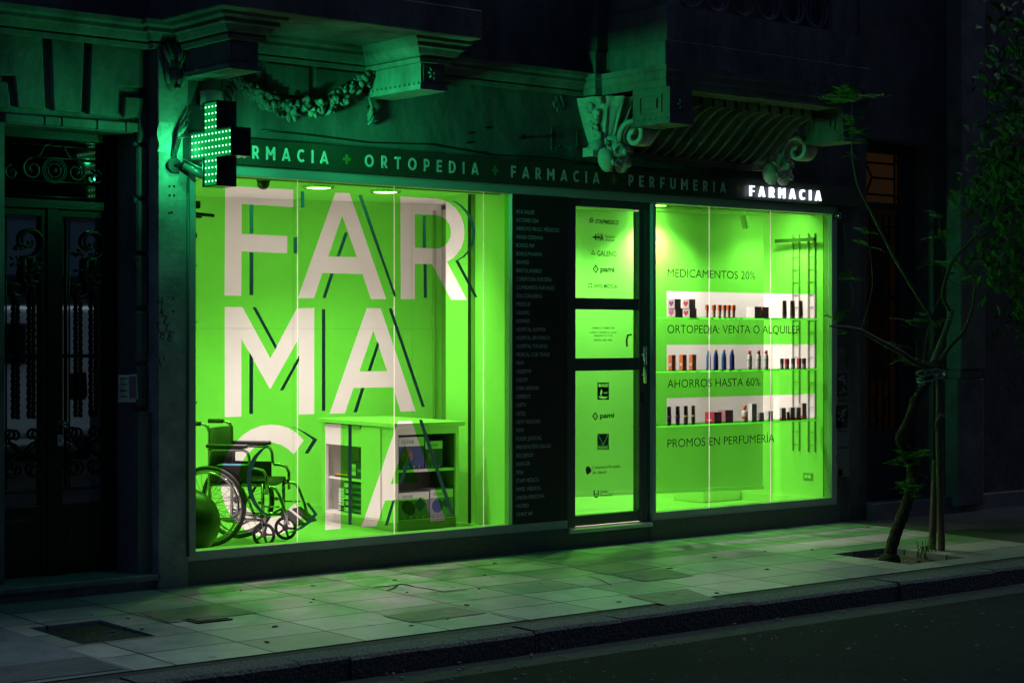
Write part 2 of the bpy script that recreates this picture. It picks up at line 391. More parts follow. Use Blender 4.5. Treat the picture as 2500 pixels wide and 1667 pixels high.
def road_mat():
    m = bpy.data.materials.new('asphalt'); m.use_nodes = True; nt = m.node_tree; b = nt.nodes['Principled BSDF']
    b.inputs['Roughness'].default_value = .8; b.inputs['Specular IOR Level'].default_value = .08
    g = nt.nodes.new('ShaderNodeNewGeometry')
    def noise(sc, det, p0, p1, c0, c1):
        n = nt.nodes.new('ShaderNodeTexNoise'); n.inputs['Scale'].default_value = sc; n.inputs['Detail'].default_value = det; nt.links.new(g.outputs['Position'], n.inputs[0])
        r = nt.nodes.new('ShaderNodeValToRGB'); r.color_ramp.elements[0].position = p0; r.color_ramp.elements[1].position = p1
        r.color_ramp.elements[0].color = (*c0, 1); r.color_ramp.elements[1].color = (*c1, 1); nt.links.new(n.outputs[0], r.inputs[0]); return n, r
    def mul(a, c):
        x = nt.nodes.new('ShaderNodeMix'); x.data_type = 'RGBA'; x.blend_type = 'MULTIPLY'; x.inputs[0].default_value = 1; nt.links.new(a, x.inputs[6]); nt.links.new(c, x.inputs[7]); return x.outputs[2]
    _, a = noise(.9, 6, .35, .65, (.007, .010, .0082), (.014, .018, .0155)); n2, c = noise(70, 3, .35, .68, (.35, .35, .35), (1.7, 1.7, 1.7)); _, d = noise(6, 8, .38, .5, (.7, .7, .7), (1, 1, 1))
    col = mul(mul(a.outputs[0], c.outputs[0]), d.outputs[0])
    vo = nt.nodes.new('ShaderNodeTexVoronoi'); vo.inputs['Scale'].default_value = 9; nt.links.new(g.outputs['Position'], vo.inputs[0])
    r = nt.nodes.new('ShaderNodeValToRGB'); r.color_ramp.elements[0].position = .05; r.color_ramp.elements[1].position = .07; r.color_ramp.elements[0].color = (1, 1, 1, 1); r.color_ramp.elements[1].color = (0, 0, 0, 1)
    nt.links.new(vo.outputs['Distance'], r.inputs[0])
    x = nt.nodes.new('ShaderNodeMix'); x.data_type = 'RGBA'; nt.links.new(r.outputs[0], x.inputs[0]); nt.links.new(col, x.inputs[6]); x.inputs[7].default_value = (.16, .17, .15, 1)
    nt.links.new(x.outputs[2], b.inputs['Base Color'])
    bp = nt.nodes.new('ShaderNodeBump'); bp.inputs['Strength'].default_value = .9; bp.inputs['Distance'].default_value = .02; nt.links.new(n2.outputs[0], bp.inputs['Height']); nt.links.new(bp.outputs[0], b.inputs['Normal'])
    return m
M_ROAD = road_mat()
M_GUT = mat('gutter_concrete', (0.032, 0.037, 0.031), 0.8, var=0.25, scale=12, bump=0.4, bscale=70, spec=.2)
M_IRONC = mat('cover_iron', (0.02, 0.022, 0.02), 0.5, metal=0.3, bump=0.6, bscale=30)

def slope_sheet(name, x0, x1, y0, y1, m, dz=0.0, nx=1):
    b = MB()
    for i in range(nx):
        a, c = x0 + (x1 - x0) * i / nx, x0 + (x1 - x0) * (i + 1) / nx
        b.quad((a, y0, gz(y0) + dz), (c, y0, gz(y0) + dz), (c, y1, gz(y1) + dz), (a, y1, gz(y1) + dz))
    o = b.build(name, m); return tag(o, kind='structure')
YT, YK0, YK1 = -2.46, -2.57, -2.79       # edge of slabs, inner and outer edge of kerb
ZR = gz(YK1) - 0.13                      # road level at the kerb
PIT = [onz(*p, -0.03) for p in zz(1950, 850, 2.413, [(175, 1215), (520, 1183), (1000, 1225), (665, 1270)])]
px0, px1 = min(PIT[0].x, PIT[3].x) + .10, max(PIT[1].x, PIT[2].x) - .10
px0, px1 = (PIT[0].x + PIT[3].x) / 2, (PIT[1].x + PIT[2].x) / 2
py0, py1 = (PIT[3].y + PIT[2].y) / 2, (PIT[0].y + PIT[1].y) / 2
# slabs, with the tree pit and the utility hole really left out
def pavement():
    hole2 = (-1.63, -1.17, -1.62, -.95)
    holes = [(px0, px1, py0, py1), hole2]
    xs = sorted({-1.75, 6.67, px0, px1, hole2[0], hole2[1]}); ys = sorted({YT, .10, py0, py1, hole2[2], hole2[3]})
    b = MB()
    for i in range(len(xs) - 1):
        for j in range(len(ys) - 1):
            cx, cy = (xs[i] + xs[i + 1]) / 2, (ys[j] + ys[j + 1]) / 2
            if any(h[0] < cx < h[1] and h[2] < cy < h[3] for h in holes): continue
            b.quad((xs[i], ys[j], gz(ys[j])), (xs[i + 1], ys[j], gz(ys[j])), (xs[i + 1], ys[j + 1], gz(ys[j + 1])), (xs[i], ys[j + 1], gz(ys[j + 1])))
    for h in holes:
        x0, x1, y0, y1 = h; d = .10
        for (ax, ay), (bx, by) in (((x0, y0), (x1, y0)), ((x1, y0), (x1, y1)), ((x1, y1), (x0, y1)), ((x0, y1), (x0, y0))):
            b.quad((ax, ay, gz(ay)), (bx, by, gz(by)), (bx, by, gz(by) - d), (ax, ay, gz(ay) - d))
    o = b.build('pavement', M_TILE); tag(o, kind='structure')
    return hole2
HOLE = pavement()
slope_sheet('driveway', -14, -1.75, YT, .10, M_DRIVE)
slope_sheet('neighbour_pavement', 6.67, 40, YT, .10, M_DRIVE2)
for x0, x1, y0, y1, dz in ((-5.0, -2.62, -1.62, -.84, .004), (-3.9, -1.78, -2.40, -1.98, .004)):
    slope_sheet('driveway_patch', x0, x1, y0, y1, mat('driveway_dark', (.075, .08, .085), .8, var=.3, scale=5, bump=.4, bscale=60), dz)
# darker replacement slabs (flush, a few mm proud)
def patch(pts):
    q = [onz(px, py, -0.02) for px, py in pts]
    b = MB(); b.add([(p.x, p.y, gz(p.y) + .004) for p in q], [(0, 1, 2, 3)])
    return tag(b.build('pavement_patch', M_PATCH), kind='structure')
patch(zz(800, 1250, 2.613, [(350, 655), (540, 692), (1020, 632), (800, 598)]))
patch(zz(800, 1250, 2.613, [(1550, 355), (1780, 400), (2130, 352), (1890, 320)]))
patch(zz(800, 1250, 2.613, [(1800, 400), (2020, 438), (2340, 402), (2150, 360)]))
patch(zz(800, 1250, 2.613, [(1905, 522), (2170, 580), (2480, 538), (2290, 478)]))
patch(zz(0, 1300, 2.613, [(880, 520), (1080, 578), (1215, 572), (1640, 515), (1400, 460)][:2] + [(1640, 515), (1400, 460)]))
slope_sheet('tar_joint', -14, 40, YK0, YT, M_TAR, -.006)
# kerb stones in lengths with small steps
b = MB(); x = -14.0
while x < 40:
    L = random.uniform(1.2, 1.9); e = random.uniform(-.007, .007); yo = YK1 + random.uniform(-.012, .012)
    n = 8
    for i in range(n):
        a, c = x + (L - .012) * i / n, x + (L - .012) * (i + 1) / n
        w0, w1 = random.uniform(-.004, .004), 0
        b.xprism([(YK0, gz(YK0) - .2), (YK0, gz(YK0) + e), (yo + .02, gz(YK1) + e + w0), (yo, gz(YK1) + e - .018 + w0), (yo - .005, ZR - .2)], a, c)
    x += L
tag(b.build('kerb', M_KERB), kind='structure')
b = MB(); b.quad((-30, -3.15, ZR + .012), (60, -3.15, ZR + .012), (60, YK1 + .02, ZR), (-30, YK1 + .02, ZR))
tag(b.build('gutter', M_GUT), kind='structure')
b = MB(); b.quad((-120, -120, ZR - .02), (160, -120, ZR - .02), (160, -3.15, ZR + .016), (-120, -3.15, ZR + .016))
tag(b.build('road', M_ROAD), kind='structure')
b = MB(); b.quad((-120, -3.1, ZR - .25), (160, -3.1, ZR - .25), (160, 90, -.35), (-120, 90, -.35))
tag(b.build('ground', M_SOIL), kind='structure')
# soil in the tree pit
b = MB(); N = 14
for i in range(N):
    for j in range(N): pass
vs = []; fs = []
for j in range(N + 1):
    for i in range(N + 1):
        X = px0 - .01 + (px1 - px0 + .02) * i / N; Y = py0 - .01 + (py1 - py0 + .02) * j / N
        vs.append((X, Y, gz(Y) - .055 + random.uniform(-.012, .016)))
for j in range(N):
    for i in range(N): a = j * (N + 1) + i; fs.append((a, a + 1, a + N + 2, a + N + 1))
b.add(vs, fs, True); tag(b.build('tree_pit_soil', M_SOIL), kind='structure')
# utility cover in the hole, and a small valve cover
cv = thing('utility_cover', 'dark rectangular utility cover sunk between pale slabs near the entrance step', 'cover', ((HOLE[0] + HOLE[1]) / 2, (HOLE[2] + HOLE[3]) / 2, -.08))
MB().box(HOLE[0], HOLE[1], HOLE[2], HOLE[3], -.09, -.036).build('plate', M_IRONC, cv)
b = MB()
for x in (HOLE[0] + .09, HOLE[1] - .09): b = MB(); b.box(x - .03, x + .03, (HOLE[2] + HOLE[3]) / 2 - .012, (HOLE[2] + HOLE[3]) / 2 + .012, -.036, -.032); b.build('lifting_slot', M_RUBBER, cv)
q = [onz(px, py, -.02) for px, py in zz(0, 1300, 2.613, [(1200, 555), (1290, 575), (1435, 558), (1370, 538)])]
vx, vy = sum(p.x for p in q) / 4, sum(p.y for p in q) / 4
vc = thing('valve_cover', 'small dark metal valve cover set in a brownish slab', 'cover', (vx, vy, gz(vy)))
MB().box(vx - .12, vx + .12, vy - .09, vy + .09, gz(vy) - .02, gz(vy) + .008).build('frame', M_IRONC, vc)
MB().box(vx - .10, vx + .10, vy - .07, vy + .07, gz(vy) + .008, gz(vy) + .013).build('lid', mat('lid_iron', (.03, .035, .04), .4, metal=.4, bump=.6, bscale=60), vc)
def crack(pts, w=.006):
    P = [onz(px, py, -.02) for px, py in zz(800, 1250, 2.613, pts)]; b = MB()
    for p, q in zip(P, P[1:]):
        d = (q - p).normalized(); n = Vector((-d.y, d.x, 0)) * w
        b.add([(v.x, v.y, gz(v.y) + .003) for v in (p - n, q - n, q + n, p + n)], [(0, 1, 2, 3)])
    tag(b.build('pavement_crack', M_TAR), kind='structure')
for c_, w_ in (([(300, 487), (390, 478), (480, 465), (545, 480)], .012), ([(545, 480), (640, 492), (740, 510), (820, 502), (890, 495)], .008), ([(375, 507), (420, 492), (445, 474)], .010), ([(760, 672), (785, 650), (800, 640)], .006), ([(1200, 668), (1290, 670), (1400, 672)], .004), ([(1660, 408), (1740, 430), (1810, 462)], .005), ([(1040, 632), (1120, 650), (1210, 668)], .004)): crack(c_, w_)
b = MB()
for k in range(420):
    X = random.uniform(-4, 14); Y = YK1 - abs(random.gauss(.05, .35)) - .02 if random.random() < .6 else random.uniform(-6.5, -2.9)
    r_ = random.uniform(.004, .012); b.ell((X, Y, ZR + .014 + r_ * .4), r_ * random.uniform(.8, 2), r_, r_ * .6, 5, 3, Matrix.Rotation(random.random() * 3, 3, 'Z'))
tag(b.build('road_grit', mat('grit', (.2, .2, .18), .9, var=.5, scale=9)), kind='stuff')
b = MB()
for k in range(30):
    X = random.uniform(-1.6, 6.5); Y = random.uniform(-2.4, -.06); r_ = random.uniform(.006, .02)
    b.ell((X, Y, gz(Y) + .003), r_ * random.uniform(1, 2.4), r_, .003, 6, 3, Matrix.Rotation(random.random() * 3, 3, 'Z'))
tag(b.build('pavement_litter', mat('dead_leaf', (.10, .085, .05), .9, var=.6, scale=9)), kind='stuff')
# crumpled paper by the step
q = onz(41, 1468, -.01); lit = MB()
for k in range(7):
    a = random.random() * 6.28
    lit.ell((q.x + .03 * cos(a), q.y + .025 * sin(a), gz(q.y) + .022), .03, .022, .02, 6, 4, Matrix.Rotation(a, 3, 'X') @ Matrix.Rotation(a * 2, 3, 'Z'))
tag(lit.build('crumpled_paper', M_PAPER), 'crumpled white paper lying on the pavement below the entrance step', 'litter')

# ================================================================== BUILDING
ZS, ZT, ZB0, ZB1, ZC0, ZC1 = .225, 2.775, 2.85, 3.03, 3.58, 3.75
UL, UR = 0.0, 2.776                 # left display window
UP1 = 3.345                         # end of the list board
UD0, UD1 = 3.367, 4.225             # shop door
UW0, UW1 = 4.318, 6.522             # right display window
UX = 6.93                           # end of the building front
bd = thing('pharmacy_building', 'old ornate stucco building with balconies over a green lit pharmacy front', 'building', (3.3, 0, 0))

# --- masonry
b = MB()
b.box(-.30, UX, -.035, .30, ZB1 - .02, ZC1 - .032)                       # band above the sign
b.box(-.07, UX, .0, .30, ZB0 - .06, ZB1 - .02)                          # behind the sign
b.box(-3.6, UX, -.012, .4, ZC1 - .03, 8.5)                              # upper storey
b.box(6.592, UX, -.035, .12, -.05, ZB1 - .02); b.box(6.705, UX, .12, .40, -.05, ZB1 - .02)                            # right pier
b.build('wall', M_STUCCO2, bd)
b = MB()
b.box(-3.6, -1.30, .10, .4, -.05, ZC0 + .02)
b.box(-.386, -.10, .10, .42, -.05, ZC0 + .02)
b.box(-1.30, -.386, .10, .42, 3.025, ZC0 + .02)
b.box(-3.6, -.10, .42, .50, -.05, 3.6); b.box(-3.6, UX, 4.4, 4.5, -.05, 8.5); b.box(-3.6, UX, .4, 4.4, 8.3, 8.4); b.box(-3.6, -3.5, .4, 4.4, -.05, 8.3); b.box(UX - .1, UX, .4, 4.4, -.05, 8.3)
b.build('wall', M_STUCCO, bd)
MB().box(-.29, -.07, -.06, .40, .0, 3.58).build('pilaster', mat('pilaster_render', (.30, .30, .29), .85, var=.4, scale=3.5, bump=.3, bscale=30), bd)
b = MB(); b.box(-.07, UD0 - .01, -.05, .14, -.08, .16); b.box(UD0 - .01, UD1 + .02, -.045, .14, -.08, .112); b.box(UD1 + .02, 6.62, -.05, .14, -.08, .16)
b.build('plinth', M_GRAN, bd)

# --- string course (moulded), run on walls and returned round the consoles
PROF = [(0, ZC0), (-.035, ZC0), (-.045, ZC0 + .03), (-.03, ZC0 + .04), (-.06, ZC0 + .055), (-.085, ZC0 + .09), (-.105, ZC0 + .10), (-.105, ZC0 + .125), (-.14, ZC0 + .14), (-.15, ZC1), (0, ZC1)]
def moulding(path, prof, name, m, parent):
    """sweep a (offset, z) profile along an (x, y) path; offset negative = outwards to the right-hand side of travel"""
    n = len(path); rings = []
    for i, p in enumerate(path):
        p = Vector(p)
        d0 = (p - Vector(path[i - 1])).normalized() if i else None
        d1 = (Vector(path[i + 1]) - p).normalized() if i < n - 1 else None
        d0 = d0 or d1; d1 = d1 or d0
        n0, n1 = Vector((d0.y, -d0.x)), Vector((d1.y, -d1.x))
        mm = (n0 + n1); mm = mm / max(.2, mm.dot(n0))
        rings.append([(p.x + mm.x * -o, p.y + mm.y * -o, z) for o, z in prof])
    b = MB(); k = len(prof)
    b.add([v for r in rings for v in r], [(i * k + j, i * k + (j + 1) % k, (i + 1) * k + (j + 1) % k, (i + 1) * k + j) for i in range(n - 1) for j in range(k)]
          + [tuple(range(k)), tuple(range((n - 1) * k, n * k))])
    return b.build(name, m, parent)
CL0, CL1, CR0, CR1, CY = -.12, .092, 1.416, 1.624, -.68       # consoles under the left balcony
YW = -.035
moulding([(-3.6, .03), (-.30, .03), (-.30, YW), (CL0, YW), (CL0, CY), (CL1, CY), (CL1, YW), (CR0, YW), (CR0, CY), (CR1, CY), (CR1, YW), (3.50, YW)], PROF, 'string_course', M_STUCCO, bd)

# --- left balcony
bl = MB(); bl.box(-.34, 1.74, -.96, -.012, ZC1 - .008, 3.94)
bl = bl.build('balcony', M_STUCCO2, bd, bevel=.006)
b = MB(); b.box(-.28, 1.68, -.90, -.012, 3.942, 4.9); b.box(-.30, 1.70, -.92, -.88, 4.25, 4.28)
b.build('parapet', M_STUCCO2, bl)
for x0, x1 in ((CL0, CL1), (CR0, CR1)):
    b = MB(); b.box(x0, x1, CY, -.03, 3.43, ZC0 + .01)
    b.box(x0 - .015, x1 + .015, CY - .015, -.03, 3.395, 3.43)
    for k in range(11): b.box(x0 - .010, x1 + .010, CY + .02 + k * .055, CY + .05 + k * .055, 3.43, 3.447)
    b.box(x0 + .02, x1 - .02, CY - .006, CY, 3.455, 3.575)
    c = (x0 + x1) / 2
    for k in range(8):
        a = k * pi / 4; b.ell((c + .03 * cos(a), CY - .012, 3.515 + .03 * sin(a)), .022, .012, .012, 6, 4, Matrix.Rotation(-a, 3, 'Y'))
    b.ell((c, CY - .016, 3.515), .016, .014, .016, 8, 5)
    b.build('console', M_STUCCO, bl)
# wall panels and the garland between the consoles
b = MB()
for x0, x1 in ((.20, .50), (.56, .90), (.96, 1.32)):
    b.box(x0, x1, YW - .02, YW, 3.36, 3.565)
b.build('frieze_panel', M_STUCCO2, bd)
g = MB(); R = random.Random(3)
p0, p1 = at(570, 185, -.09), at(905, 178, -.09)
for i in range(84):
    t = i / 83; sag = .245 * (1 - (2 * t - 1) ** 2)
    x = p0.x + (p1.x - p0.x) * t; z = p0.z + (p1.z - p0.z) * t - sag
    w = .028 + .042 * (1 - (2 * t - 1) ** 2)
    for k in range(3):
        a = R.random() * 6.28; rr = w * sqrt(R.random())
        rot = Matrix.Rotation(R.uniform(-1.4, 1.4), 3, 'Y') @ Matrix.Rotation(R.uniform(-.7, .7), 3, 'Z')
        if R.random() < .3: g.ell((x + rr * cos(a), -.075 - R.random() * .06, z + rr * sin(a)), *[R.uniform(.014, .028)] * 3, 9, 6)
        else: g.ell((x + rr * cos(a), -.07 - R.random() * .05, z + rr * sin(a)), R.uniform(.03, .062), .010, R.uniform(.012, .024), 8, 5, rot)
for x in (p0.x, p1.x):
    for k in range(3): g.tube([(x + .03 * k * (1 if x > 1 else -1), -.06, 3.42 - .05 * k), (x + .02, -.08, 3.33 - .05 * k), (x, -.06, 3.26 - .03 * k)], .012, 6)
g.build('garland', M_STUCCO, bd)

# --- right balcony / bay
BX0, BX1, BY = 3.56, 5.86, -.95
b = MB()
b.extr([(3.50, -.012), (3.50, -.20), (3.62, -.20), (3.62, -.30), (3.56, -.30), (3.56, -.72), (3.53, -.72), (3.53, BY), (5.93, BY), (5.93, -.30), (5.90, -.012)], ZC1 - .008, 3.93)
br_ = b.build('balcony', M_STUCCO2, bd, bevel=.005)
b = MB()
b.extr([(3.53, -.012), (3.53, -.19), (3.64, -.19), (3.64, -.31), (3.585, -.31), (3.585, -.715), (3.555, -.715), (3.555, BY + .006), (5.86, BY + .006), (5.86, -.012)], 3.932, 4.20)
b.extr([(3.55, -.012), (3.55, -.18), (3.65, -.18), (3.65, -.32), (3.60, -.32), (3.60, -.72), (3.575, -.72), (3.575, BY + .05), (3.74, BY + .05), (3.74, -.30), (3.74, -.012)], 4.202, 5.4)
b.box(5.52, 5.80, BY + .05, -.02, 4.202, 5.4)
b.box(3.74, 5.52, BY + .30, BY + .34, 4.202, 5.4)
b.build('parapet', M_STUCCO2, br_)
b = MB()
for k in range(6):
    c = 3.90 + .295 * k
    b.tube([(c + .135 * cos(a * pi / 12), BY + .10, 4.36 + .135 * sin(a * pi / 12)) for a in range(24)], .016, 6, closed=True)
    b.tube([(c + .08 * cos(a * pi / 12), BY + .10, 4.36 + .125 * sin(a * pi / 12)) for a in range(24)], .010, 6, closed=True)
b.box(3.74, 5.52, BY + .07, BY + .13, 4.50, 4.56)
b.build('openwork', M_STUCCO2, br_)
# moulding round the bay foot
moulding([(3.42, YW), (3.50, YW), (3.50, -.20), (3.57, -.20), (3.57, BY + .03), (5.90, BY + .03), (5.90, YW), (UX, YW)],
         [(0, ZC0), (-.012, ZC0), (-.02, ZC0 + .05), (-.035, ZC0 + .06), (-.04, ZC0 + .11), (-.055, ZC0 + .12), (-.06, ZC1 - .012), (0, ZC1 - .012)], 'string_course', M_STUCCO, br_)
# coved soffit with S-shaped ribs
def cove(t):   # t 0 at the wall .. 1 at the front, (y, z)
    return (-.06 - .62 * t, 3.20 + .36 * (3 * t * t - 2 * t * t * t))
b = MB()
pts = [cove(i / 14) for i in range(15)]
b.add([(x, y, z + .03) for x in (3.86, 5.60) for y, z in pts], [(i, i + 1, i + 16, i + 15) for i in range(14)], True)
b.box(3.86, 5.60, -.085, -.03, 3.10, 3.215); b.box(3.82, 5.64, -.12, -.03, 3.14, 3.165)
b.box(3.86, 5.60, BY + .05, -.66, 3.575, 3.60)
b.build('cove', M_STUCCO2, br_)
nr = 13
for k in range(nr):
    x = 3.93 + k * (5.53 - 3.93) / (nr - 1)
    b = MB(); b.add([(x + dx, y, z + dz) for dx in (-.022, -.012, .012, .022) for (y, z), dz in [(cove(i / 16), (.035 if abs(dx) > .02 else -.055)) for i in range(17)]],
                    [(c * 17 + i, c * 17 + i + 1, (c + 1) * 17 + i + 1, (c + 1) * 17 + i) for c in range(3) for i in range(16)], False)
    b.ell((x + .06, -.60, 3.545), .022, .02, .018, 7, 5)
    b.build('rib', M_STUCCO, br_)
# panelled blocks at the ends of the cove
def block(x0, x1):
    b = MB(); b.box(x0, x1, BY + .02, -.52, 3.335, ZC0 + .01)
    b.box(x0 - .012, x1 + .012, BY + .008, -.52, 3.30, 3.335)
    for k in range(6): b.box(x0 - .006, x1 + .006, BY + .04 + k * .065, BY + .075 + k * .065, 3.335, 3.352)
    for y0, y1, z0, z1 in ((-.85, -.60, 3.39, 3.405), (-.85, -.60, 3.515, 3.53), (-.85, -.835, 3.405, 3.515), (-.615, -.60, 3.405, 3.515)):
        b.box(x0 - .012, x0, y0, y1, z0, z1)
    b.box(x0 - .018, x0, -.80, -.65, 3.425, 3.495)
    c = (x0 + x1) / 2
    for k in range(6):
        a = k * pi / 3; b.ell((c + .028 * cos(a), BY + .012, 3.45 + .028 * sin(a)), .024, .012, .012, 6, 4, Matrix.Rotation(-a, 3, 'Y'))
    b.build('console', M_STUCCO, br_)
block(3.60, 3.84); block(5.62, 5.84)
# carved scroll brackets: leafy bell above, volutes and mask below
def bracket(x, s=1.0):
    R = random.Random(11); b = MB()
    # fluted bell
    rows = 12; cols = 22; vs = []
    for i in range(rows + 1):
        t = i / rows; z = 3.565 - .40 * t; w = .235 * (1 - .58 * t ** 1.3); d = .36 * (1 - .66 * t ** .8)
        for j in range(cols + 1):
            a = pi * j / cols; fl = 1 + .075 * cos(j * pi * 2 / 3.0)
            vs.append((x - w * cos(a) * fl, -.03 - d * sin(a) * fl, z))
    b.add(vs, [(i * (cols + 1) + j, i * (cols + 1) + j + 1, (i + 1) * (cols + 1) + j + 1, (i + 1) * (cols + 1) + j) for i in range(rows) for j in range(cols)], True)
    # acanthus edges
    for k in range(26):
        t = k / 25; sd = -1 if k % 2 else 1
        w = .225 * (1 - .55 * t ** 1.3); d = .20 * (1 - .55 * t)
        b.ell((x + sd * w, -.06 - d * R.uniform(.4, 1.1), 3.54 - .36 * t), .020, .03, .035, 7, 5, Matrix.Rotation(R.uniform(-1, 1), 3, 'X') @ Matrix.Rotation(sd * .5, 3, 'Y'))
    for k in range(6):
        a = pi * (k + .5) / 6
        b.tube([(x - .20 * cos(a), -.04 - .33 * sin(a), 3.55), (x - .16 * cos(a), -.04 - .26 * sin(a), 3.40), (x - .11 * cos(a), -.04 - .19 * sin(a), 3.26), (x - .13 * cos(a), -.05 - .24 * sin(a), 3.20)], [.018, .016, .014, .022], 7)
    # big ribbed volute projecting forwards
    for dx in (-.075, -.04, 0, .04, .075):
        pts = []
        for i in range(34):
            a = radians(200 - i * 14.5); r = .155 * (1 - i / 40)
            pts.append((x + .06 + dx * (1 - i / 80), -.42 - r * cos(a) * .95, 3.26 + r * sin(a) * .85))
        b.tube(pts, .0215, 7)
    # lower mask, wings and scrolls
    for sd in (-1, 1):
        b.ell((x + sd * .09, -.20, 3.075), .062, .07, .10, 12, 8, Matrix.Rotation(.25 * sd, 3, 'Y'))
        b.ell((x + sd * .145, -.15, 3.19), .075, .05, .045, 10, 6, Matrix.Rotation(.5 * sd, 3, 'Y'))
        pts = [(x + sd * (.16 + .05 * (1 - i / 22) * cos(i * .55)), -.13, 3.155 + .05 * (1 - i / 22) * sin(i * .55)) for i in range(20)]
        b.tube(pts, .014, 6)
    b.ell((x, -.25, 3.155), .065, .07, .062, 12, 8); b.ell((x, -.32, 3.135), .02, .025, .03, 8, 5)
    b.ell((x, -.22, 3.245), .09, .06, .03, 10, 6)
    for k in range(20):
        b.ell((x + R.uniform(-.14, .14), -.16 - R.uniform(0, .15), R.uniform(3.0, 3.22)), R.uniform(.015, .035), .014, R.uniform(.012, .03), 7, 5, Matrix.Rotation(R.uniform(-1.5, 1.5), 3, 'Y'))
    b.box(x - .20, x - .13, -.17, -.05, 3.10, 3.17)
    return b.build('carved_bracket', M_CARVE, br_)
bracket(3.70); bracket(5.62)
# small carved mask on the corner of the entrance bay
b = MB(); q = at(425, 160, -.10)
b.ell((q.x, -.10, q.z - .10), .055, .06, .085, 12, 8); b.ell((q.x, -.165, q.z - .10), .014, .02, .03, 8, 5)
b.ell((q.x, -.15, q.z - .155), .025, .02, .014, 8, 5); b.ell((q.x, -.09, q.z + .0), .065, .05, .05, 10, 6)
for k in range(7): b.ell((q.x - .06 + .02 * k, -.11, q.z + .06 + .02 * (k % 2)), .014, .03, .07, 7, 5, Matrix.Rotation((k - 3) * .12, 3, 'Y'))
for sd in (-1, 1): b.tube([(q.x + sd * .055, -.10, q.z + .02), (q.x + sd * .07, -.12, q.z - .06), (q.x + sd * .05, -.12, q.z - .13)], .014, 6)
b.build('carved_mask', M_STUCCO, bd)
# repaired plaster, old fixings and a worn plaque outline on the band above the sign
b = MB()
q0, q1 = at(1345, 312, YW), at(1408, 372, YW)
xa, xb, za, zb = q0.x, q1.x, q1.z, q0.z
for x0, x1, z0, z1 in ((xa, xb, zb - .008, zb), (xa, xa + .008, za, zb - .008), (xb - .008, xb, za, zb - .008)): b.box(x0, x1, YW - .006, YW + .002, z0, z1)
for k in range(50): b.ell((random.uniform(xa, xb), YW - .001, za + random.uniform(0, .05) ** 1.0), random.uniform(.006, .014), .006, random.uniform(.004, .01), 6, 4)
b.build('plaster_scar', M_STUCCO2, bd); b = MB()
q = at(1366, 250, YW)
for k in range(14): b.ell((q.x + random.uniform(-.05, .05), YW, q.z + random.uniform(-.06, .05)), random.uniform(.015, .04), .008, random.uniform(.015, .035), 7, 4)
for px, py in ((1141, 325), (1140, 348), (1184, 312), (1170, 372), (898, 262)):
    q = at(px, py, YW); n_ = MB(); n_.ell((q.x, YW - .004, q.z), .009, .012, .009, 7, 5); n_.build('wall_nail', M_IRON, bd)
b.build('plaster_scar', M_STUCCO2, bd)
b = MB(); q = at(1268, 336, YW)
b.tube([(q.x, YW + .01, q.z), (q.x, YW - .05, q.z)], .009, 8); b.tube([(q.x + .018 * cos(a * .6), YW - .05, q.z + .018 * sin(a * .6)) for a in range(11)], .006, 6)
b.build('eye_bolt', M_IRON, bd)

# --- entrance portal (flat arch of splayed stones, bossed jamb)
def P1(l): return P2(zz(0, 0, 3.336, l), .06)
for poly in ([(-420, 150), (345, 240), (370, 892), (150, 872), (120, 618), (-420, 590)],
             [(-420, 650), (62, 665), (92, 882), (-420, 830)],
             [(415, 262), (690, 286), (665, 922), (440, 897)],
             [(750, 292), (1340, 350), (1340, 722), (1195, 715), (965, 705), (945, 950), (725, 928)],
             [(1022, 785), (1228, 800), (1228, 1166), (1130, 1166), (1130, 962), (1012, 950)]):
    b = MB(); b.prism(P1(poly), .062, .11); b.build('arch_stone', M_STUCCO, bd, bevel=.007)
b = MB()
z0 = at(0, 280, .1).z
xs = [-1.32, -1.05, -.93, -.68, -.47, -.375]
for i in range(5): b.box(xs[i] + .003, xs[i + 1] - .003, .055, .12, 3.03, 3.085 + .002 * i)
b.build('lintel', M_STUCCO, bd, bevel=.006)
zs = [at(345, y, .08).z for y in (352, 486, 620, 754, 888, 1000)]
for i in range(5):
    b = MB(); b.box(-.378, -.295, .072, .12, zs[i + 1] + .012, zs[i] - .012); b.build('jamb_stone', M_STUCCO, bd, bevel=.012)
b = MB(); z1 = at(360, 1010, .05).z
b.box(-.392, -.292, .035, .43, -.05, z1); b.box(-.397, -.288, .025, .43, z1, z1 + .012)
b.build('jamb_base', M_GRANL, bd)
b = MB(); b.box(-1.6, -.30, -.02, .6, -.05, .055); b.build('step_riser', M_STEP, bd)
b = MB(); b.box(-1.6, -.27, -.06, .62, .055, .098); b.build('step', M_STEP, bd, bevel=.008)

# ================================================================== SHOP FRONT
# aluminium head strip across the whole front
MB().box(-.07, 6.60, -.045, .05, ZT, ZB0 - .002).build('head_frame', M_ALU, bd, bevel=.003)
def window(u0, u1, joints, w0, w1):
    b = MB()
    b.box(u0 - w0, u0, -.042, .05, .16, ZT - .001); b.box(u1, u1 + w1, -.042, .05, .16, ZT - .001)
    b.box(u0, u1, -.042, .05, .16, ZS)
    w = b.build('shop_window', M_ALU, bd)
    us = [u0] + joints + [u1]
    for i in range(len(us) - 1):
        MB().quad((us[i] + .002, .004, ZS), (us[i + 1] - .002, .004, ZS), (us[i + 1] - .002, .004, ZT), (us[i] + .002, .004, ZT)).build('pane', M_GLASS, w)
    for j in joints:
        MB().quad((j - .0038, -.0025, ZS), (j + .0038, -.0025, ZS), (j + .0038, -.0025, ZT), (j - .0038, -.0025, ZT)).build('glass_joint', M_JOINT, w)
    return w
JL = [at(726, 800).x, at(962, 800).x, at(1180, 800).x]
JR = [at(1731, 800).x, at(1881, 800).x]
